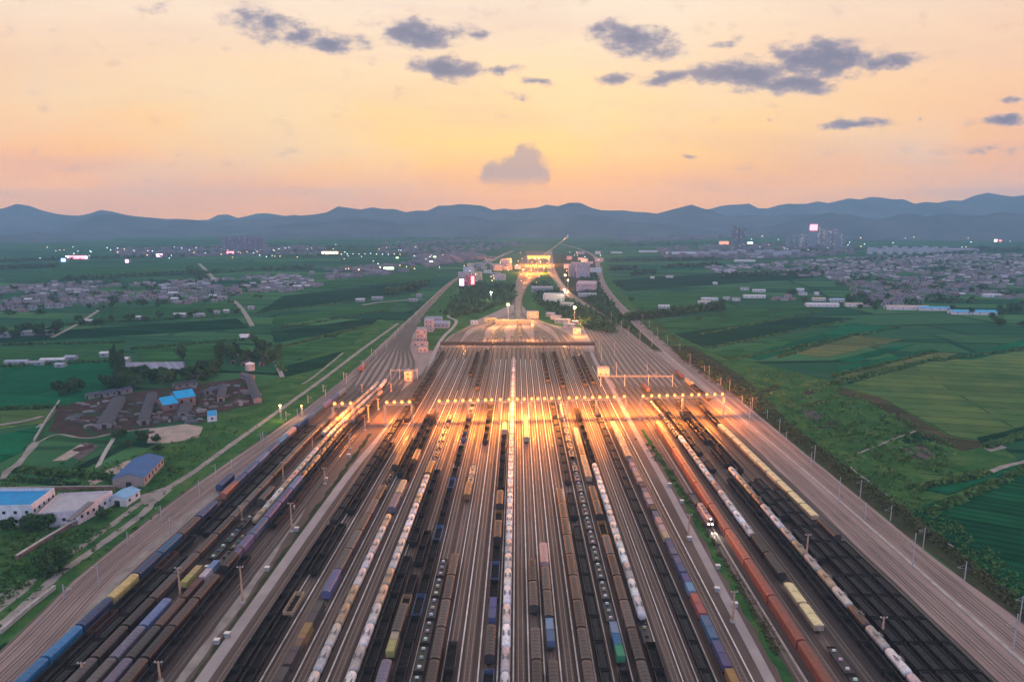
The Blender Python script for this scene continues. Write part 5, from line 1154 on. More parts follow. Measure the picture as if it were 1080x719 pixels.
SH = [((110, 452), (126, 424), 13, 'long grey shed running away, leftmost of the brickyard', GRY), ((152, 448), (161, 419), 10, 'long grey shed left of the bright blue workshop', GRY), ((193, 440), (198, 430), 11, 'short grey shed in front of the bright blue workshop', GRY), ((184, 410), (207, 406), 12, 'low dark grey shed behind the bright blue workshop', DGR),
      ((219, 416), (235, 411), 12, 'blue-grey shed right of the bright blue workshop', (0.26, 0.30, 0.40)), ((263, 402), (272, 425), 9, 'long grey shed along the right end of the brickyard', GRY), ((108, 419), (122, 416), 11, 'low blue-grey shed below the poplars', (0.22, 0.25, 0.33)), ((92, 421), (106, 418), 9, 'pale low shed left of the blue-grey one', (0.3, 0.31, 0.36)),
      ((256, 398), (266, 401), 9, 'pinkish house at the corner of the brickyard', PNK), ((126, 416), (137, 413), 10, 'blue-grey shed between the dark trees', (0.22, 0.25, 0.33)), ((233, 424), (236, 410), 8, 'narrow grey shed with a light roof', GRY), ((246, 384), (250, 377), 6, 'narrow white shed behind the brickyard', WHT), ((257, 386), (262, 379), 8, 'grey shed behind the brickyard', GRY), ((276, 386), (280, 377), 7, 'dark shed behind the brickyard, rightmost', DGR), ((205, 400), (207, 396), 7, 'tall narrow grey kiln house', DGR)]
for a, c, w, lb, col in SH: shed(lb, a, c, w * 0.62, 3.6, tuple(v * w_ for v, w_ in zip(col, (0.24, 0.25, 0.29))), (0.24, 0.18, 0.17), wins=4)
x, y = P(263.5, 384.5, 5); o = tag(ob('storage_tank', None, None, (x, y, 0)), 'round white storage tank behind the brickyard', 'tank'); b = MB(); b.tube((0, 0, 0), (0, 0, 6), 4.2, n=16); ob('shell', b.mesh('shell', ['concrete']), o); b = MB(); b.tube((0, 0, 6.0), (0, 0, 7.6), 4.3, 0.4, 16); ob('roof', b.mesh('roof', ['drain_concrete']), o)
for k in range(8):
    a = P(126 - k * 0.7, 397 - k * 1.7); c = P(195 - k * 0.2, 392.5 - k * 1.2); L = math.dist(a, c); rz = math.atan2(c[1] - a[1], c[0] - a[0]) - math.pi / 2
    o = tag(ob('greenhouse', None, None, ((a[0] + c[0]) / 2, (a[1] + c[1]) / 2, 0), rz), f'long film greenhouse tunnel behind the brickyard, {nth(k + 1)} from the near side', 'greenhouse', 'greenhouse tunnels behind the brickyard')
    b = MB(); b.extrude_y([(3.1 * math.cos(rad(t)), 0.2 + 2.4 * math.sin(rad(t))) for t in range(0, 181, 20)], -L / 2, L / 2); ob('film_cover', b.mesh('film_cover', ['plastic_film']), o)
    b = MB(); b.box(-0.9, 0.9, -L / 2 - 0.08, -L / 2 - 0.02, 0, 2); ob('door', b.mesh('door', ['dark_steel']), o)
def wall_run(label, pxs, h, m, t=0.4):
    pts = [P(*p) for p in pxs]; o = tag(ob('brick_wall' if m == 'brick' else 'boundary_wall', None, None, (*pts[0], 0)), label, 'wall'); b = MB(); c = MB()
    for p, q in zip(pts, pts[1:]):
        d = Vector((q[0] - p[0], q[1] - p[1])).normalized(); nx, ny = -d.y * t / 2, d.x * t / 2; f = lambda s: [((p[0] - pts[0][0]) - nx * s, (p[1] - pts[0][1]) - ny * s), ((q[0] - pts[0][0]) - nx * s, (q[1] - pts[0][1]) - ny * s), ((q[0] - pts[0][0]) + nx * s, (q[1] - pts[0][1]) + ny * s), ((p[0] - pts[0][0]) + nx * s, (p[1] - pts[0][1]) + ny * s)]
        b.poly_prism(f(1), 0, h); c.poly_prism(f(1.6), h + 0.004, h + 0.12)
    ob('panel', b.mesh('panel', [m]), o); ob('coping', c.mesh('coping', ['concrete']), o)
wall_run('low brown brick wall slanting across the left grass', [(18, 590), (45, 573), (75, 555)], 1.9, 'brick', 0.9)
wall_run('pale boundary wall along the left edge of the main tracks', [(1, 668), (30, 643), (58, 621)], 1.5, 'concrete', 0.8)
wall_run('brown wall on the right side of the flat-roofed hall', [(78, 555), (100, 543), (122, 530)], 2.2, 'brick', 0.7)
wall_run('long pale wall on the left of the brickyard', [(36, 466), (50, 443), (63, 424)], 1.8, 'concrete', 0.5)
wall_run('brick wall in front of the long blue-grey shed', [(0, 518), (50, 517), (122, 516)], 2.0, 'brick', 0.5)
for i in range(150):
    px, py = R.choice([(R.uniform(70, 150), R.uniform(424, 452)), (R.uniform(200, 275), R.uniform(405, 430)), (R.uniform(150, 215), R.uniform(430, 446))]); x, y = P(px, py)
    w, d, h = R.uniform(1.5, 9), R.uniform(0.8, 2.2), R.uniform(0.6, 1.9); b = MB(); b.box(-w / 2, w / 2, -d / 2, d / 2, 0, h); b.box(-w * 0.36, w * 0.3, -d * 0.4, d * 0.4, h, h + 0.35)
    col, word = R.choice([(BRK, 'brown'), (BRK, 'brown'), (PNK, 'pinkish'), (GRY, 'grey'), (WHT, 'pale'), ((0.3, 0.28, 0.32), 'grey')])
    tag(ob('brick_stack', b.mesh('brick_stack', ['house_paint']), None, (x, y, 0.08), R.uniform(-0.3, 0.5), tuple(v * k_ for v in col for k_ in [0.42])), f'low {word} stack of bricks lying about the left brickyard', 'brick stack', f'{word} brick stacks in the left brickyard')
for i, (px, py, w, h) in enumerate(sorted([(18, 384, 20, 3), (38, 385, 16, 3), (56, 382, 22, 3), (64, 387, 8, 3), (75, 379, 10, 3), (111, 376, 8, 4), (133, 382, 6, 4), (35, 354, 40, 5), (3, 356, 18, 5), (148, 337, 10, 4), (190, 334, 16, 4), (210, 334, 14, 4), (229, 331, 7, 4), (239, 330, 7, 4), (265, 326, 8, 4), (258, 356, 10, 3), (258, 358, 8, 3), (132, 314, 8, 4), (380, 318, 14, 4), (398, 316, 18, 4), (436, 318, 14, 4), (442, 313, 10, 4), (90, 341, 18, 4)], key=lambda q: q[0])):
    x, y = P(px, py); shed(f'small pale farm shed in the left fields, {nth(i + 1)} from the left', (x - w / 2, y), (x + w / 2, y + w * 0.1), 7, h, R.choice([WHT, GRY, (0.35, 0.36, 0.42)]), GRY, 'farm_shed', 'shed', 'farm sheds in the left fields', wins=2, is_world=True)
for i, (px, py, w, col, lb) in enumerate(sorted([(748, 317, 26, WHT, 'white'), (742, 320.5, 18, CRM, 'cream'), (795, 314, 36, WHT, 'long white'), (766, 316, 10, GRY, 'grey'), (776, 317, 12, GRY, 'grey'), (785, 306, 14, GRY, 'grey'), (800, 308, 22, WHT, 'white'), (843, 307, 14, WHT, 'white'), (846, 311, 14, GRY, 'grey'), (861, 311, 6, WHT, 'small white'), (866, 323, 48, WHT, 'long white'), (882, 318, 22, (0.4, 0.5, 0.62), 'pale blue'), (863, 317, 20, CRM, 'cream'), (754, 300, 8, WHT, 'small white'), (898, 294, 28, WHT, 'white'), (905, 323, 40, PNK, 'pinkish'), (955, 326, 60, PNK, 'long pinkish'), (984, 327, 46, (0.10, 0.42, 0.66), 'bright blue'), (1024, 331, 60, (0.10, 0.42, 0.66), 'long bright blue'), (1045, 313, 30, WHT, 'white'), (706, 293, 16, PNK, 'pink'), (688, 294, 8, WHT, 'white'), (720, 268, 120, (0.45, 0.5, 0.58), 'long pale'), (685, 266, 80, (0.4, 0.48, 0.56), 'long pale'), (650, 267, 40, (0.4, 0.48, 0.56), 'pale'), (785, 276, 60, WHT, 'white'), (800, 272, 50, WHT, 'white'), (700, 325, 16, WHT, 'low white')], key=lambda q: q[0])):
    x, y = P(px, py); shed(f'{lb} roofed farm hall in the right fields, {nth(i + 1)} from the left', (x - w / 2, y), (x + w / 2, y - w * 0.08), max(8, w * 0.22), 4, col, WHT, 'farm_hall', 'hall', 'farm halls in the right fields', wins=4, is_world=True)
# railway buildings round the hump
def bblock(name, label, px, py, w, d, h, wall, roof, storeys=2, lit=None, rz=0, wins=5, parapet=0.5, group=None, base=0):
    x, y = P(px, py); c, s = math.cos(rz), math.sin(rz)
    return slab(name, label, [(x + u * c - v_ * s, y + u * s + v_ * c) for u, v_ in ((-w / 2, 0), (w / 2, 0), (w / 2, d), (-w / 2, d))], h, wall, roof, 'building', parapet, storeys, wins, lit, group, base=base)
bblock('office_block', 'pink three-storey office beside the left service road', 444.5, 360.5, 11, 22, 13, (0.42, 0.29, 0.27), (0.40, 0.28, 0.27), 3, 0.3, 0.1)
bblock('office_block', 'pink low annex in front of the three-storey office', 443.5, 366, 15, 6, 5, (0.42, 0.29, 0.27), (0.42, 0.30, 0.28), 1, 0.4)
bblock('office_block', 'pale pink hut nearest the road below the pink office', 446, 372, 9, 8, 5, (0.46, 0.33, 0.30), (0.45, 0.34, 0.31), 1, 0.5)
bblock('office_block', 'tall pink block behind the three-storey office', 452, 350, 10, 18, 14, (0.38, 0.29, 0.31), (0.36, 0.33, 0.38), 3, 0.2)
bblock('workshop', 'purple-grey roofed workshop left of the service road', 463, 346, 24, 20, 6, (0.34, 0.32, 0.38), (0.28, 0.29, 0.40), 1, 0.2)
bblock('workshop', 'low dark workshop behind the purple-grey roof', 456, 341, 22, 22, 6, (0.3, 0.28, 0.33), (0.2, 0.22, 0.30), 1, 0.1)
bblock('signal_cabin', 'cream two-storey cabin on the left of the service road', 430.5, 402, 6.5, 8, 8, (0.66, 0.42, 0.28), (0.5, 0.36, 0.26), 2, 0.6)
bblock('signal_cabin', 'low dark hut behind the cream cabin', 427, 395, 8, 10, 4, DGR, DGR, 1, 0.1)
bblock('signal_cabin', 'pale signal cabin at the right service road', 636.5, 397, 10, 7, 7, (0.68, 0.5, 0.38), (0.55, 0.42, 0.34), 2, 0.5)
bblock('signal_cabin', 'small cabin beside the bend of the right service road', 608.5, 353, 9, 10, 7, (0.6, 0.45, 0.33), (0.48, 0.38, 0.32), 2, 0.6)
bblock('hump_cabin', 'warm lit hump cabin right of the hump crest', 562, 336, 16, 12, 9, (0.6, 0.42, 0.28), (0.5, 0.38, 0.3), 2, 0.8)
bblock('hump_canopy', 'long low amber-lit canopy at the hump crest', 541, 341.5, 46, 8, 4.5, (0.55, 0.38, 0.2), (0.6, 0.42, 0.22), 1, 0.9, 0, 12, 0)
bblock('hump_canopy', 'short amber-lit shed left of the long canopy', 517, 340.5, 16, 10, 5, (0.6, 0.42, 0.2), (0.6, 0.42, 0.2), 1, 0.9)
bblock('hut', 'white hut on the left lead to the hump', 500, 342, 9, 6, 4, WHT, WHT, 1)
for i, (px, py, w, d, h) in enumerate(sorted([(592, 341, 18, 9, 5), (600, 346, 14, 8, 5), (586, 337, 14, 8, 5), (597, 340, 10, 8, 4), (580, 334, 12, 8, 5), (606, 343, 8, 8, 5)], key=lambda q: q[0])): bblock('depot_shed', f'low pale depot shed right of the hump, {nth(i + 1)} from the left', px, py, w, d, h, (0.5, 0.38, 0.36), R.choice([PNK, GRY, WHT]), 1, 0.3, -0.25, 3, 0.2, 'depot sheds right of the hump')
bblock('depot', 'long white depot building with a lit end wall', 584, 319.5, 34, 26, 13, (0.72, 0.66, 0.56), (0.55, 0.5, 0.5), 3, 0.5, -0.12, 7)
bblock('depot', 'low cream store right of the long white depot', 597, 324, 20, 12, 6, (0.66, 0.56, 0.42), CRM, 1, 0.7, -0.3)
bblock('depot', 'purple roofed store behind the long white depot', 572, 308, 40, 26, 8, GRY, (0.34, 0.3, 0.36), 1, 0.2)
bblock('warehouse', 'broad pink warehouse right of the far tracks', 618, 307.5, 36, 60, 14, (0.5, 0.34, 0.36), (0.46, 0.33, 0.36), 2, 0.15, -0.15, 8)
bblock('apartment_building', 'pinkish apartment slab behind the broad pink warehouse', 615, 293, 30, 18, 32, (0.48, 0.36, 0.40), GRY, 8, 0.2)
bblock('apartment_building', 'second pinkish apartment slab beside the first', 603, 292, 14, 14, 26, (0.48, 0.36, 0.40), GRY, 7, 0.2)
bblock('warehouse', 'pale yard building in front of the pink warehouse', 620, 313, 32, 14, 5, (0.45, 0.38, 0.40), (0.42, 0.38, 0.42), 1, 0.2)
bblock('hotel', 'red-lit building left of the far tracks', 496, 302, 17, 20, 22, (0.55, 0.12, 0.16), (0.4, 0.25, 0.3), 5, 0.5)
b = MB(); x, y = P(497, 302); b.box(-3, 3, -0.3, 0, 4, 20); b.box(-3.3, 3.3, -0.1, 0.05, 3.7, 20.3, 1); tag(ob('neon_sign', b.mesh('neon_sign', ['far_red', 'dark_steel']), None, (x + 3, y - 0.1, 0)), 'tall glowing red sign on the red-lit building', 'sign')
b = MB(); x, y = P(487, 301, 6); b.box(-4, 4, -0.3, 0.3, 0, 12); b.box(-4.4, 4.4, 0.35, 0.8, -6, 12.4, 1); tag(ob('light_board', b.mesh('light_board', ['far_pink', 'dark_steel']), None, (x, y, 6)), 'glowing white-pink screen left of the red-lit building', 'screen')
for i, px in enumerate(sorted(R.uniform(478, 546) for k in range(34))):
    py = R.uniform(277, 297) + abs(px - 512) * 0.08
    if px > 528: py = R.uniform(276, 287)
    bblock('town_building', f'small town building left of the far tracks, {nth(i + 1)} from the left', px, py, R.uniform(12, 26), R.uniform(9, 16), R.uniform(5, 15), R.choice([PNK, WHT, GRY, CRM]), R.choice([GRY, (0.34, 0.3, 0.38), PNK]), 2, 0.35, R.uniform(-0.2, 0.2), 4, 0.4, 'town buildings left of the far tracks')
for i, px in enumerate(sorted(R.uniform(592, 640) for k in range(14))):
    py = R.uniform(268, 288)
    bblock('town_building', f'small town building right of the far tracks, {nth(i + 1)} from the left', px, py, R.uniform(14, 30), R.uniform(9, 16), R.uniform(5, 12), R.choice([PNK, WHT, GRY]), R.choice([GRY, (0.34, 0.3, 0.38)]), 2, 0.25, R.uniform(-0.2, 0.2), 4, 0.4, 'town buildings right of the far tracks')
# villages: individual houses near, the far rest as one mass
def house_mb(w, d, h, rise, far=False):
    b = MB(); hw, hd = w / 2, d / 2
    b.box(-hw, hw, -hd, hd, 0, h, 0); b.v += []
    r = MB(); ov = 0.5; i = 0
    r.v += [(-hw - ov, -hd - ov, h - 0.1), (hw + ov, -hd - ov, h - 0.1), (hw + ov, 0, h + rise), (-hw - ov, 0, h + rise), (hw + ov, hd + ov, h - 0.1), (-hw - ov, hd + ov, h - 0.1), (-hw - ov, -hd - ov, h - 0.25), (hw + ov, -hd - ov, h - 0.25), (hw + ov, hd + ov, h - 0.25), (-hw - ov, hd + ov, h - 0.25)]
    r.f += [(0, 1, 2, 3), (3, 2, 4, 5), (6, 7, 1, 0), (7, 8, 4, 2, 1), (8, 9, 5, 4), (9, 6, 0, 3, 5), (9, 8, 7, 6)]; r.m += [0] * 7
    return b, r
HV = []
for w, d, h, ri in ((12, 7, 3.2, 1.8), (15, 7.5, 3.4, 2.0), (10, 6.5, 6.2, 1.8), (9, 6, 3.0, 1.5)):
    wb, rb = house_mb(w, d, h, ri); win = MB()
    win.box(-0.8, 0.8, -0.06, -0.01, h * 0.35, h * 0.75)
    HV.append((wb.mesh('wall', ['house_paint']), rb.mesh('roof', ['tile_roof']), win.mesh('window', ['glass']), wb, rb, w, d))
ROOFC = [((0.18, 0.135, 0.15), 'mauve'), ((0.13, 0.115, 0.14), 'grey'), ((0.24, 0.21, 0.24), 'pale grey'), ((0.20, 0.115, 0.10), 'reddish'), ((0.10, 0.09, 0.11), 'dark grey'), ((0.15, 0.12, 0.14), 'mauve grey')]
def in_poly(p, poly):
    c = False; n = len(poly)
    for i in range(n):
        (x1, y1), (x2, y2) = poly[i], poly[(i + 1) % n]
        if (y1 > p[1]) != (y2 > p[1]) and p[0] < (x2 - x1) * (p[1] - y1) / (y2 - y1) + x1: c = not c
    return c
def village(polys, sx, sy, rot, keep, limit, phrase, streets):
    wp = [[P(*p) for p in q] for q in polys]; allp = [p for q in wp for p in q]
    x0, x1 = min(p[0] for p in allp), max(p[0] for p in allp); y0, y1 = min(p[1] for p in allp), max(p[1] for p in allp); spots = []
    j = 0; y = y0
    while y < y1:
        x = x0; k = 0
        while x < x1:
            p = (x + math.sin(y * 0.01) * 8, y + (x - x0) * math.tan(rot))
            hole = math.sin(p[0] * 0.021 + 1.3) * math.sin(p[1] * 0.017 + p[0] * 0.006) 
            if any(in_poly(p, q) for q in wp) and R.random() < keep and hole < 0.42 and (k % streets != streets - 1): spots.append((p[0] + R.uniform(-2, 2), p[1] + R.uniform(-2.5, 2.5), j))
            x += sx; k += 1
        y += sy; j += 1
    spots.sort(key=lambda s: (s[2], s[0])); near = sorted(range(len(spots)), key=lambda i: math.hypot(spots[i][0], spots[i][1]))[:limit]; nearset = set(near); rowc = {}; rown = {}
    st = MB(); cols = 0
    for i, (x, y, j) in enumerate(spots):
        v = R.randrange(len(HV)); rz = rot + R.uniform(-0.06, 0.06); (rc, word) = R.choice(ROOFC) if R.random() < 0.94 else ((0.62, 0.6, 0.62), 'white')
        if i in nearset:
            if j not in rown: rown[j] = len(rown) + 1
            rowc[j] = rowc.get(j, 0) + 1
            o = tag(ob('village_house', None, None, (x, y, 0), rz), f'{word} roofed house, {nth(rowc[j])} from the left in {nth(rown[j])} front row of {phrase}', 'house', 'houses of ' + phrase)
            ob('wall', HV[v][0], o, color=R.choice([(0.3, 0.22, 0.21), (0.36, 0.33, 0.34), GRY, (0.26, 0.21, 0.21)])); ob('roof', HV[v][1], o, color=rc); [ob('window', HV[v][2], o, (HV[v][5] * q_, -HV[v][6] / 2, 0)) for q_ in (-0.3, 0.25)]
        else:
            c, s = math.cos(rz), math.sin(rz); m = R.randrange(3); k = len(st.v)
            for bb, mo in ((HV[v][3], 0), (HV[v][4], 1 + m)):
                k = len(st.v); st.v += [(x + a * c - b_ * s, y + a * s + b_ * c, z) for a, b_, z in bb.v]; st.f += [tuple(k + q for q in f) for f in bb.f]; st.m += [mo] * len(bb.f)
    if st.v:
        o = ob('village', st.mesh('village', ['plaster_far', 'roof_far_mauve', 'roof_far_grey', 'roof_far_pale'])); o['kind'] = 'stuff'; o['label'] = 'dense far houses of ' + phrase
    print(phrase, len(spots))
simple('plaster_far', (0.26, 0.21, 0.21), 0.9, 0, 0.35, 0.02); simple('roof_far_mauve', (0.17, 0.13, 0.145), 0.9, 0, 0.4, 0.03); simple('roof_far_grey', (0.12, 0.11, 0.135), 0.9, 0, 0.4, 0.03); simple('roof_far_pale', (0.33, 0.30, 0.33), 0.9, 0, 0.4, 0.03)
village([[(0, 303), (60, 300), (75, 306), (45, 322), (20, 333), (0, 330)], [(48, 300), (110, 297), (118, 318), (80, 325), (45, 326), (60, 312)], [(112, 302), (205, 296), (225, 300), (228, 319), (180, 321), (140, 324), (118, 324)], [(196, 300), (230, 295), (330, 289), (338, 302), (300, 309), (262, 312), (228, 318)]], 14.5, 21, 0.06, 0.85, 150, 'the left village', 4)
village([[(745, 282), (800, 279), (860, 274), (880, 282), (860, 292), (800, 290), (765, 292)], [(858, 275), (940, 270), (1085, 268), (1085, 312), (1040, 322), (990, 318), (930, 322), (900, 312), (880, 300), (868, 288)], [(800, 304), (830, 308), (845, 318), (815, 318)], [(900, 318), (950, 322), (945, 328), (905, 324)]], 16, 22, -0.05, 0.7, 150, 'the right village', 5)
# tower blocks and lit landmarks far off
def tower(label, px, py, w, d, h, wall, lit=0.12, group=None, name='apartment_tower', base=0):
    x, y = P(px, py); o = tag(ob(name, None, None, (x, y, base)), label, 'tower block', group)
    b = MB(); b.box(-w / 2, w / 2, 0, d, 0, h); b.box(-w / 2 + 1, -w / 2 + w * 0.42, -1.2, 0, 0, h - 1); b.box(w / 2 - w * 0.42, w / 2 - 1, -1.2, 0, 0, h - 1); ob('wall', b.mesh('wall', ['house_paint']), o, color=wall)
    b = MB(); b.box(-w * 0.2, w * 0.2, d * 0.3, d * 0.7, h, h + 4); ob('roof_house', b.mesh('roof_house', ['house_paint']), o, color=tuple(c * 0.8 for c in wall))
    dk = MB(); li = MB(); nf = int(h / 3.1); nc = max(3, int(w / 4.5))
    for f in range(nf):
        for k in range(nc):
            xx = -w / 2 + w * (k + 0.25) / nc; t = li if R.random() < lit else dk; t.quad((xx, -1.26, f * 3.1 + 1), (xx + w * 0.5 / nc, -1.26, f * 3.1 + 1), (xx + w * 0.5 / nc, -1.26, f * 3.1 + 2.5), (xx, -1.26, f * 3.1 + 2.5))
    for t, m in ((dk, 'glass'), (li, 'far_warm_window')):
        if t.v: q = ob('windows', t.mesh('windows', [m]), o); q['kind'] = 'stuff'
emit('far_warm_window', (1.0, 0.82, 0.6), 1.4, False)
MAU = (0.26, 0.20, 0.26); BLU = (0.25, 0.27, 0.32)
for k in range(8): tower(f'mauve tower block on the left plain, {nth(k + 1)} from the left of the row', 236.5 + k * 5.6, 265.5, 19, 14, 52 + R.uniform(-3, 3), MAU, 0.03, 'mauve tower blocks on the left plain')
for k in range(2): tower(['left of the twin dark towers on the right plain', 'right of the twin dark towers on the right plain'][k], 775 + k * 6.8, 265.5, 23, 16, 94 - k * 3, (0.16, 0.18, 0.22), 0.05, 'twin dark towers')
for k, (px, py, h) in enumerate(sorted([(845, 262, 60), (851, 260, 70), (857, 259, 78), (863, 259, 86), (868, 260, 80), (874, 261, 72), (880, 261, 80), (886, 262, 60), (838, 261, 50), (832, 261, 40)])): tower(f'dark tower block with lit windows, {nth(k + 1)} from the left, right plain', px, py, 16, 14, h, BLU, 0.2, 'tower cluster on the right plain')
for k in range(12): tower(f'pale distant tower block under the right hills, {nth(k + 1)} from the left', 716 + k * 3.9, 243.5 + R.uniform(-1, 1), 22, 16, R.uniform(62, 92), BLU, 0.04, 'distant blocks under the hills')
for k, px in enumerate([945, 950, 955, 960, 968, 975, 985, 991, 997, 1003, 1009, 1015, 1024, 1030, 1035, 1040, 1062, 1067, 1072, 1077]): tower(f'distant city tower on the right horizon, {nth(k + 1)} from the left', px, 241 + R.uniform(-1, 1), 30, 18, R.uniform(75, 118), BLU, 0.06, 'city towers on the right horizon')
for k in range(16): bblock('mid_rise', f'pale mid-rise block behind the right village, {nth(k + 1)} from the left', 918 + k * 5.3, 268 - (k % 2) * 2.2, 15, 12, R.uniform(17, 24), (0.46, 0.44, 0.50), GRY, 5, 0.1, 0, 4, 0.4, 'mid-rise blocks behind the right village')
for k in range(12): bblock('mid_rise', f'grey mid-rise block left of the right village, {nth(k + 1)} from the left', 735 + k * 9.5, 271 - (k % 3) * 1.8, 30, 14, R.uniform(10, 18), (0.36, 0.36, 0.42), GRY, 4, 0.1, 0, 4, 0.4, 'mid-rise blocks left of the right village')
bblock('sports_hall', 'broad mauve flat hall behind the right village', 1016, 266, 120, 60, 12, (0.36, 0.28, 0.36), (0.36, 0.29, 0.38), 1, 0.05)
def lit_hall(label, px, py, w, h, m, base=0):
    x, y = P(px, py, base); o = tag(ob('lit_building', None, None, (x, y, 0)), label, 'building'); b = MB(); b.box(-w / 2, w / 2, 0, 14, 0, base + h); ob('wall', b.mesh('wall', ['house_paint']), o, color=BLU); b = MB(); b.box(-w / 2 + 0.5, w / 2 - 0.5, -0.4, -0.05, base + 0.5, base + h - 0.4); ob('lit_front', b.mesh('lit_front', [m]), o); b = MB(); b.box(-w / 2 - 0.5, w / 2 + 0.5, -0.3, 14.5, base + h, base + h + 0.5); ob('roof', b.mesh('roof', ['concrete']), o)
lit_hall('long building with a glowing red front on the left plain', 82, 273, 56, 10, 'far_red', 3)
lit_hall('glowing white-pink front left of the red one', 71.5, 272.5, 14, 8, 'far_white', 4); lit_hall('glowing pink front right of the red one', 91, 272.8, 8, 8, 'far_pink', 4); lit_hall('deep blue lit front below the red one', 67, 276, 14, 10, 'far_blue')
lit_hall('small building glowing pink in the left fields', 134, 277, 10, 9, 'far_pink'); lit_hall('red lit building under the mauve towers', 243, 267.5, 26, 8, 'far_red', 2); lit_hall('pink lit building under the left hills', 168, 271, 24, 10, 'far_pink')
lit_hall('broad warm white hall on the left plain', 348, 268, 58, 9, 'far_warm', 1); 
emit('far_yellow', (1.0, 0.85, 0.35), 2.6, False); lit_hall('tall yellow-lit block under the far hills', 625, 247, 34, 48, 'far_yellow')
emit('far_orange', (1.0, 0.35, 0.18), 1.6, False); lit_hall('orange-lit building left of the twin towers', 763.5, 258, 46, 16, 'far_orange')
lit_hall('white lit front right of the twin towers', 791, 257, 26, 7, 'far_white', 3); lit_hall('white and red lit corner building on the right plain', 1050, 255, 16, 12, 'far_warm', 2); lit_hall('red lit corner front beside the white one', 1055, 254.5, 14, 6, 'far_red', 8)
lit_hall('pale pink lit front on the right horizon', 981, 236, 110, 20, 'far_pink', 34) ; lit_hall('red lit crown of a far tower', 858, 243, 34, 26, 'far_red', 72)
lit_hall('green-white lit yard building on the left plain', 410, 284, 26, 5, 'far_green', 2)
LAMP = {}
for m_, s_ in (('far_white', 1.2), ('far_warm', 1.2), ('far_green', 2.0), ('far_red', 1.3), ('far_sodium', 1.2)):
    b = MB(); b.tube((0, 0, 0), (0, 0, 9), 0.12, 0.08, 6); b.box(-s_ / 2, s_ / 2, -s_ / 2, s_ / 2, 9, 9 + s_ * 0.8, 1); b.box(-s_ * 0.6, s_ * 0.6, -s_ * 0.6, s_ * 0.6, 9 + s_ * 0.82, 9 + s_ * 0.95); LAMP[m_] = b.mesh('street_lamp', ['galvanised', m_])
def lamps(phrase, pts, ms, sc=(0.6, 1.3)):
    pts = sorted(pts)
    for i, (px, py) in enumerate(pts):
        x, y = P(px, py, 9); m_ = R.choice(ms); s = R.uniform(*sc); word = {'far_white': 'white', 'far_warm': 'warm', 'far_green': 'greenish', 'far_red': 'red', 'far_sodium': 'amber'}[m_]
        o = ob('street_lamp', LAMP[m_], None, (x, y, 0)); o.scale = (s * max(1, y / 1500), s * max(1, y / 1500), max(1, y / 2600)); tag(o, f'{word} street lamp, {nth(i + 1)} from the left {phrase}', 'street lamp', 'street lamps ' + phrase)
lamps('on the far left plain', [(R.uniform(40, 340), R.uniform(260, 273)) for k in range(50)], ['far_white', 'far_white', 'far_warm'])
lamps('across the middle of the left plain', [(360 + k * 6.2, 268 + R.uniform(-0.6, 0.6)) for k in range(11)] + [(R.uniform(350, 470), R.uniform(258, 285)) for k in range(26)], ['far_white', 'far_white', 'far_warm'])
lamps('along the foot of the far hills', [(R.uniform(500, 640), 244 + R.uniform(-0.8, 0.8)) for k in range(26)] + [(R.uniform(425, 500), 243.5) for k in range(10)] + [(605 - k * 1.2, 244 + k * 1.1) for k in range(9)], ['far_warm', 'far_warm', 'far_sodium'])
lamps('along the straight road under the right hills', [(683 + k * 4.0 + R.uniform(-0.8, 0.8), 244.2 - k * 0.06) for k in range(24)], ['far_white', 'far_warm'])
lamps('around the towers of the right plain', [(R.uniform(790, 900), R.uniform(240, 264)) for k in range(28)], ['far_white', 'far_white', 'far_warm'])
lamps('on the far right plain', [(R.uniform(900, 1078), R.uniform(238, 262)) for k in range(34)], ['far_white', 'far_white', 'far_warm'])
lamps('in the town left of the far tracks', [(R.uniform(482, 550), R.uniform(272, 296)) for k in range(24)], ['far_sodium', 'far_white', 'far_warm'], (0.7, 1.2))
lamps('in the town right of the far tracks', [(R.uniform(588, 640), R.uniform(264, 290)) for k in range(12)], ['far_warm', 'far_white'], (0.6, 1.0))
lamps('of the bright sports ground', [(419, 272), (401, 282), (458.5, 271), (454.8, 276)], ['far_green', 'far_green', 'far_warm'], (2.2, 2.8))
lamps('along the corridor to the next yard', [(R.uniform(548, 585) + (py_ - 265) * -0.2, py_) for py_ in [R.uniform(266, 300) for k in range(26)]], ['far_sodium'], (1.2, 2.4))
lamps('along the straight line beyond the next yard', [(574 + k * 1.6 + R.uniform(-.4, .4), 268 - k * 1.1) for k in range(16)], ['far_sodium'], (0.8, 1.3))

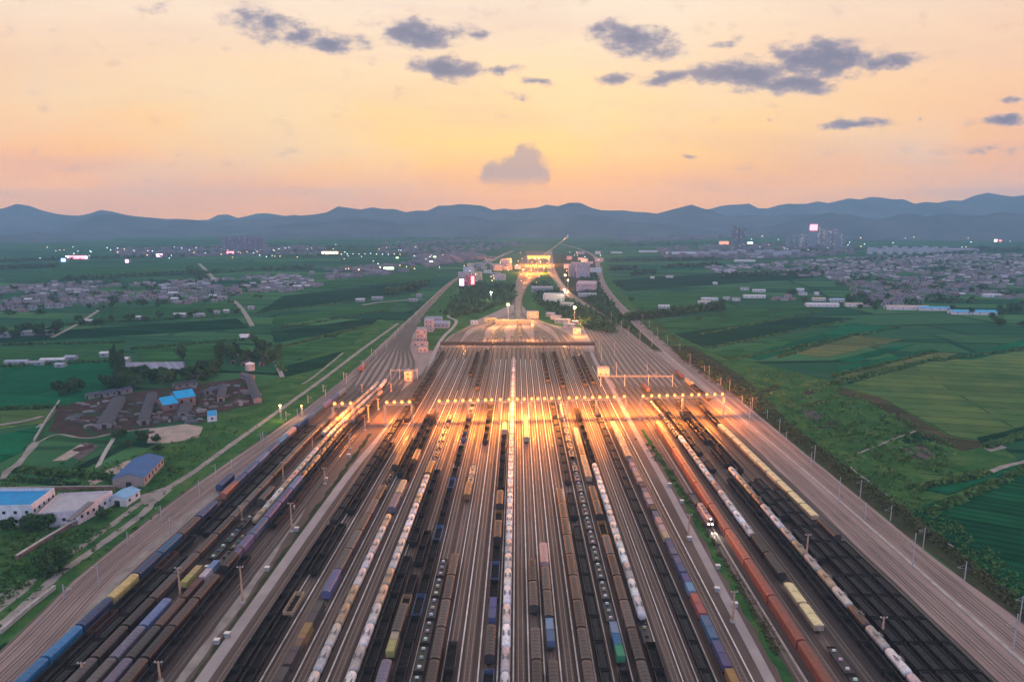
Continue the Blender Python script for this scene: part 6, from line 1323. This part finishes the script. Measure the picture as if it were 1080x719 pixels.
# ------------------------------------------------------------------ trees
def crown_mb(h, r, kind, seed, n):
    rr = random.Random(seed); b = MB(); lobes = []
    for k in range(7 if kind == 'round' else 5):
        if kind == 'round': lobes.append((Vector((rr.uniform(-.55, .55) * r, rr.uniform(-.55, .55) * r, h * rr.uniform(.42, .80))), r * rr.uniform(.38, .62)))
        else: lobes.append((Vector((rr.uniform(-.2, .2) * r, rr.uniform(-.2, .2) * r, h * (.25 + .15 * k))), r * rr.uniform(.5, .8) * (1 - .09 * k)))
    for q in range(n):
        c, lr = rr.choice(lobes); d = Vector((rr.gauss(0, 1), rr.gauss(0, 1), rr.gauss(0, 1))).normalized(); p = c + d * lr * rr.uniform(.55, 1.08) * (1.0 if kind == 'round' else 1.0)
        if kind != 'round': p.z = c.z + d.z * lr * 1.6
        u = Vector((rr.gauss(0, 1), rr.gauss(0, 1), rr.gauss(0, .7))).normalized(); w = u.orthogonal().normalized(); w.rotate(Matrix.Rotation(rr.uniform(0, 6.28), 3, u)); z = u.cross(w); s = rr.uniform(.28, .62) * (r / 3.2) ** .5
        b.quad(tuple(p - w * s - z * s * .7), tuple(p + w * s - z * s * .8), tuple(p + w * s * .8 + z * s), tuple(p - w * s * .9 + z * s * .7))
    return b
def trunk_mb(h, r, seed):
    rr = random.Random(seed); b = MB(); b.tube((0, 0, -0.2), (0, 0, h * .5), .28, .17, 7)
    for k in range(5): a = rr.uniform(0, 6.28); b.tube((0, 0, h * rr.uniform(.25, .45)), (math.cos(a) * r * .6, math.sin(a) * r * .6, h * rr.uniform(.6, .8)), .12, .04, 5)
    b.tube((0, 0, h * .5), (0, 0, h * .85), .16, .04, 5); return b
TV = []
for i, (h, r, kind) in enumerate([(9, 3.6, 'round'), (11, 4.2, 'round'), (7, 3.2, 'round'), (10, 3.9, 'round'), (8.5, 4.4, 'round'), (18, 2.6, 'tall'), (15, 2.3, 'tall')]):
    c = crown_mb(h, r, kind, i + 3, 620); t = trunk_mb(h, r, i + 3); a = MB(); a.add(crown_mb(h, r, kind, i + 3, 260)); a.add(t, 1); TV.append((c.mesh('crown', ['leaves']), t.mesh('trunk', ['bark']), a.mesh('tree', ['leaves', 'bark']), kind))
TC = [0]
def tree(x, y, s, v, label, group):
    c, t, a, kind = TV[v]; nm = 'tree'; near = math.hypot(x, y) < 720; TC[0] += 1
    o = ob(nm, None if near else a, None, (x, y, 0), R.uniform(0, 6.28)); o.scale = (s * R.uniform(.9, 1.15), s * R.uniform(.9, 1.15), s * R.uniform(.85, 1.15))
    if near: ob('trunk', t, o); ob('crown', c, o)
    tag(o, label, 'tree', group)
def belt(phrase, pts, s=(.8, 1.3), vs=(0, 1, 2, 3, 4), side='from the left'):
    W = sorted((P(*p) for p in pts))
    for i, (x, y) in enumerate(W):
        v = R.choice(vs); sc = R.uniform(*s); word = 'slender' if v >= 5 else ('broad' if v in (1, 4) else ('small' if v == 2 else 'round'))
        tree(x, y, sc, v, f'{word} dark tree, {nth(i + 1)} {side} {phrase}', 'trees ' + phrase)
def rpoly(poly, n):
    x0, x1 = min(p[0] for p in poly), max(p[0] for p in poly); y0, y1 = min(p[1] for p in poly), max(p[1] for p in poly); out = []
    while len(out) < n:
        p = (R.uniform(x0, x1), R.uniform(y0, y1))
        if in_poly(p, poly): out.append(p)
    return out
belt('in the belt at the far left fields', rpoly([(0, 352), (30, 346), (68, 350), (62, 358), (0, 358)], 24), (1.0, 1.5))
belt('in the poplar clump behind the brickyard', [(119, 391), (122, 388), (125, 392), (127, 386), (131, 390), (129, 394), (123, 393)], (1.0, 1.25), (5, 6))
belt('in the row behind the brickyard', rpoly([(110, 404), (150, 400), (150, 410), (112, 412)], 14) + rpoly([(150, 402), (215, 394), (232, 386), (240, 396), (215, 404), (155, 409)], 24), (1.0, 1.4))
belt('beside the road right of the brickyard', rpoly([(225, 378), (262, 362), (300, 366), (296, 384), (262, 388), (240, 384)], 22), (0.9, 1.4))
belt('standing in the field behind the greenhouses', [(192, 380), (194, 381), (233, 375), (236, 374), (238, 374), (244, 380)], (1.1, 1.5), (1, 3))
belt('in the row at the brickyard corner', [(63 + k * 3.4, 418 - k * 0.9 + R.uniform(-1, 1)) for k in range(8)], (0.8, 1.3))
belt('beside the blue-roofed factory', [(11, 558), (6, 559), (30, 561), (36, 561), (42, 560), (47, 559), (52, 558)], (0.6, 0.95), (0, 2, 3))
belt('in the dark clump beside the left road', rpoly([(44, 600), (66, 590), (78, 596), (66, 608), (48, 614)], 8), (0.7, 1.0), (1, 4))
belt('on the grass in front of the brickyard', rpoly([(120, 455), (160, 462), (200, 470), (150, 482), (115, 476)], 9) + [(27, 560), (100, 540), (108, 548)], (0.45, 0.8), (2, 4))
belt('along the fields below the left village', [(83, 342), (86, 344), (118, 340), (134, 340), (136, 339), (141, 338), (152, 338), (155, 339), (167, 338), (170, 336), (187, 337), (200, 334), (205, 334), (222, 331), (252, 330), (250, 333), (100, 346), (108, 345)], (0.9, 1.4))
belt('among the houses of the left village', rpoly([(0, 303), (110, 297), (330, 290), (330, 305), (230, 322), (110, 328), (0, 334)], 24), (0.8, 1.3))
belt('in the wood left of the hump', rpoly([(472, 329), (484, 313), (496, 300), (533, 303), (533, 318), (498, 330), (474, 333)], 24), (0.6, 1.0))
belt('in the wood right of the hump', rpoly([(566, 318), (560, 300), (592, 322), (622, 332), (625, 342), (612, 340), (590, 334), (572, 326)], 22), (0.55, 0.95))
belt('around the halls of the right fields', [(834, 312), (838, 311), (832, 314), (848, 322), (848, 319), (762, 328), (762, 324)] + rpoly([(885, 312), (935, 318), (930, 330), (895, 325)], 16), (1.0, 1.5))
belt('in the mass at the right frame edge', rpoly([(1000, 325), (1040, 330), (1080, 322), (1080, 345), (1040, 344), (1010, 338)], 19), (1.0, 1.6))
belt('among the houses of the right village', rpoly([(770, 282), (860, 276), (1080, 272), (1080, 318), (930, 325), (870, 300)], 22), (0.9, 1.5))
belt('beside the curving railway', [(664, 318), (667, 317), (736, 338), (760, 337), (652, 304), (655, 303)] + rpoly([(700, 372), (740, 395), (770, 420), (775, 415), (730, 380)], 10), (0.5, 0.9))
# far low towns: each too small and too many to count
def far_town(label, polys, n, hs, mats=('roof_far_mauve', 'roof_far_mauve', 'roof_far_grey', 'roof_far_pale')):
    st = MB()
    for q in range(n):
        px, py = rpoly(R.choice(polys), 1)[0]; x, y = P(px, py); w = R.uniform(7, 24); d = R.uniform(6, 12); h = R.uniform(*hs); m_ = R.randrange(4)
        st.box(x - w / 2, x + w / 2, y - d / 2, y + d / 2, 0, h, 0, 1 + R.randrange(3)); st.box(x - w * 0.2, x + w * 0.1, y - d * 0.2, y + d * 0.2, h, h + 1.2, m_)
    o = ob('distant_town', st.mesh('distant_town', list(mats))); o['kind'] = 'stuff'; o['label'] = label
far_town('distant town roofs on the left plain', [[(120, 263), (230, 259), (345, 260), (345, 268), (240, 270), (130, 272)]], 620, (3, 8))
far_town('low pale works roofs on the left plain', [[(345, 284), (400, 279), (440, 276), (445, 284), (400, 291), (345, 295)]], 90, (3, 8))
far_town('distant town roofs in the middle of the plain', [[(400, 256), (520, 252), (560, 258), (470, 270), (400, 268)], [(430, 268), (500, 266), (520, 272), (450, 282)]], 560, (3, 9))
far_town('distant town roofs on the right plain', [[(690, 262), (800, 258), (900, 254), (900, 268), (800, 274), (700, 272)], [(820, 244), (1080, 236), (1080, 250), (830, 256)], [(640, 248), (760, 246), (800, 250), (660, 256)]], 1500, (3, 11))
# far tree belts that read as one mass
def mass(name, label, rows, n, s, m='leaves', z=(1, 9)):
    b = MB()
    for q in range(n):
        row = R.choice(rows); t = R.random(); px = row[0] + (row[2] - row[0]) * t; py = row[1] + (row[3] - row[1]) * t + R.uniform(-row[4], row[4]); x, y = P(px, py)
        hh = R.uniform(*z)
        for k in range(5):
            p = Vector((x + R.uniform(-4, 4) * s, y + R.uniform(-4, 4) * s, hh * R.uniform(.35, 1))); u = Vector((R.gauss(0, 1), R.gauss(0, 1), R.gauss(0, 1))).normalized(); w = u.orthogonal().normalized(); zz = u.cross(w); r = R.uniform(.8, 1.9) * s
            b.quad(tuple(p - w * r - zz * r), tuple(p + w * r - zz * r), tuple(p + w * r + zz * r), tuple(p - w * r + zz * r))
    o = ob(name, b.mesh(name, [m])); o['kind'] = 'stuff'; o['label'] = label
mass('woodland', 'distant tree belts on the left plain', [(0, 276, 200, 270, .5), (60, 296, 330, 283, .4), (330, 262, 500, 258, .6), (200, 268, 400, 264, .6), (0, 284, 60, 281, .5), (280, 272, 480, 268, .5), (330, 250, 520, 252, .8), (410, 310, 450, 300, .6), (200, 285, 215, 295, .3), (120, 262, 330, 260, .6)], 2400, 1.5, z=(2, 11))
mass('woodland', 'distant tree belts on the right plain', [(645, 285, 670, 284, .7), (668, 290, 690, 288, .7), (700, 283, 760, 280, .6), (640, 276, 760, 274, .5), (780, 266, 1000, 262, .6), (640, 260, 800, 256, .7), (800, 252, 1080, 250, .8), (760, 292, 870, 288, .7), (900, 276, 1080, 262, 1.0), (1030, 262, 1080, 266, 1.2), (660, 338, 760, 326, .3)], 2600, 1.5, z=(2, 11))
scat = [(px_, py_, px_ + 6, py_, 1.0) for px_, py_ in rpoly([(0, 303), (110, 297), (330, 290), (330, 305), (230, 322), (110, 328), (0, 334)], 60)]
mass('woodland', 'garden trees among the left village houses', scat, 420, 1.0, z=(2, 8))
scat = [(px_, py_, px_ + 8, py_, 0.8) for px_, py_ in rpoly([(770, 280), (860, 275), (1080, 270), (1080, 318), (930, 324), (870, 300)], 90)]
mass('woodland', 'garden trees among the right village houses', scat, 800, 1.2, z=(2, 9))
mass('hedgerow', 'dark hedgerows between the left fields', [(0, 364, 130, 361, .3), (140, 368, 262, 358, .3), (0, 387, 120, 381, .4), (262, 350, 300, 392, .6), (60, 343, 240, 334, .3), (0, 432, 60, 430, .3), (270, 331, 440, 309, .25), (285, 348, 412, 327, .25), (290, 368, 392, 343, .25), (20, 496, 120, 505, 1.5)], 1700, 0.62, 'scrub_leaves', (0.4, 2.2))
mass('hedgerow', 'dark hedgerows between the right fields', [(884, 406, 975, 382, .4), (985, 381, 1080, 368, .4), (880, 397, 985, 371, .3), (770, 380, 950, 345, .35), (740, 353, 870, 328, .3), (745, 368, 900, 337, .3), (980, 542, 1090, 492, .8), (660, 335, 760, 322, .3), (820, 377, 905, 352, .3), (965, 516, 1040, 500, .6), (870, 406, 990, 378, .3), (1040, 472, 1090, 456, .5)], 2000, 0.62, 'scrub_leaves', (0.4, 2.2))
def scrub(name, label, poly, n, s, m, z=(.3, 1.8)):
    b = MB()
    for px, py in rpoly(poly, n):
        x, y = P(px, py); hh = R.uniform(*z); sc = s * R.uniform(.5, 1.5)
        for k in range(7):
            p = Vector((x + R.gauss(0, .9) * sc, y + R.gauss(0, .9) * sc, hh * R.uniform(.1, 1))); u = Vector((R.gauss(0, 1), R.gauss(0, 1), R.gauss(0, 1.2))).normalized(); w = u.orthogonal().normalized(); zz = u.cross(w); r = R.uniform(.25, .6) * sc
            b.quad(tuple(p - w * r - zz * r), tuple(p + w * r - zz * r), tuple(p + w * r + zz * r), tuple(p - w * r + zz * r))
    o = ob(name, b.mesh(name, [m])); o['kind'] = 'stuff'; o['label'] = label
scrub('undergrowth', 'scrub growing on the right bank', [(785, 425), (830, 455), (880, 490), (960, 545), (1080, 640), (1090, 620), (1000, 545), (940, 490), (900, 455), (840, 415), (800, 400), (770, 405)], 900, 0.75, 'scrub_leaves')
scrub('undergrowth', 'rough bushes on the waste ground right of the yard', [(770, 385), (850, 395), (890, 410), (950, 440), (1010, 470), (1000, 500), (940, 490), (880, 460), (820, 425)], 520, 1.15, 'scrub_leaves', (.4, 2.6))
scrub('undergrowth', 'dry scrub on the right embankment', [(790, 430), (850, 475), (960, 555), (1080, 650), (1080, 640), (965, 545), (860, 468), (795, 420)], 700, 0.8, 'dry_scrub')
scrub('undergrowth', 'dry scrub beside the curving railway', [(662, 330), (690, 356), (745, 400), (792, 430), (800, 424), (765, 392), (728, 368), (700, 345), (678, 322)], 600, 1.0, 'dry_scrub', (.4, 2.2))
scrub('undergrowth', 'grass and weeds beside the left road', [(0, 640), (60, 595), (150, 530), (240, 460), (330, 410), (335, 414), (250, 470), (160, 548), (70, 612), (0, 662)], 120, 0.5, 'scrub_leaves')
scrub('undergrowth', 'rough green ground around the brickyard', [(0, 560), (60, 560), (110, 545), (180, 510), (230, 470), (290, 430), (280, 425), (225, 450), (160, 475), (60, 490), (0, 500)], 620, 0.85, 'scrub_leaves', (.3, 1.6))
scrub('undergrowth', 'low green scrub at the lower left', [(0, 565), (75, 560), (120, 555), (70, 590), (0, 640)], 420, 0.7, 'scrub_leaves', (.3, 1.5))
scrub('undergrowth', 'weeds between the right road and red carriers', [(668, 462), (690, 470), (740, 545), (830, 690), (818, 690), (745, 565), (700, 495)], 320, 0.6, 'dry_scrub', (.1, .7))
scrub('woodland', 'dense low wood left of the hump', [(470, 331), (482, 314), (494, 300), (541, 300), (541, 316), (505, 327), (480, 335)], 700, 3.4, 'leaves', (2, 8))
scrub('woodland', 'dense low wood between the lines left of the hump', [(478, 322), (488, 312), (520, 304), (540, 306), (538, 318), (500, 331), (484, 334)], 500, 3.2, 'leaves', (2, 8))
scrub('woodland', 'dense low wood right of the hump', [(562, 300), (575, 296), (600, 316), (640, 336), (650, 352), (628, 350), (606, 338), (580, 330), (566, 318)], 700, 3.0, 'leaves', (1.5, 6))
scrub('woodland', 'dark trees inside the railway curve', [(612, 290), (628, 288), (634, 305), (650, 330), (672, 352), (650, 340), (626, 322), (612, 306)], 520, 3.0, 'leaves', (1.5, 6))
print('trees', TC[0])
# ------------------------------------------------------------------ render settings
c = scene.cycles
c.use_denoising = True; c.max_bounces = 4; c.diffuse_bounces = 2; c.glossy_bounces = 2; c.volume_bounces = 0; c.transparent_max_bounces = 4
c.sample_clamp_indirect = 3; c.caustics_reflective = False; c.caustics_refractive = False
c.use_light_tree = True
v = scene.view_settings; v.view_transform = 'Standard'; v.look = 'None'; v.exposure = 0; v.gamma = 1; v.use_curve_mapping = False
print('wagons', NWAG, sum(NWAG.values()))
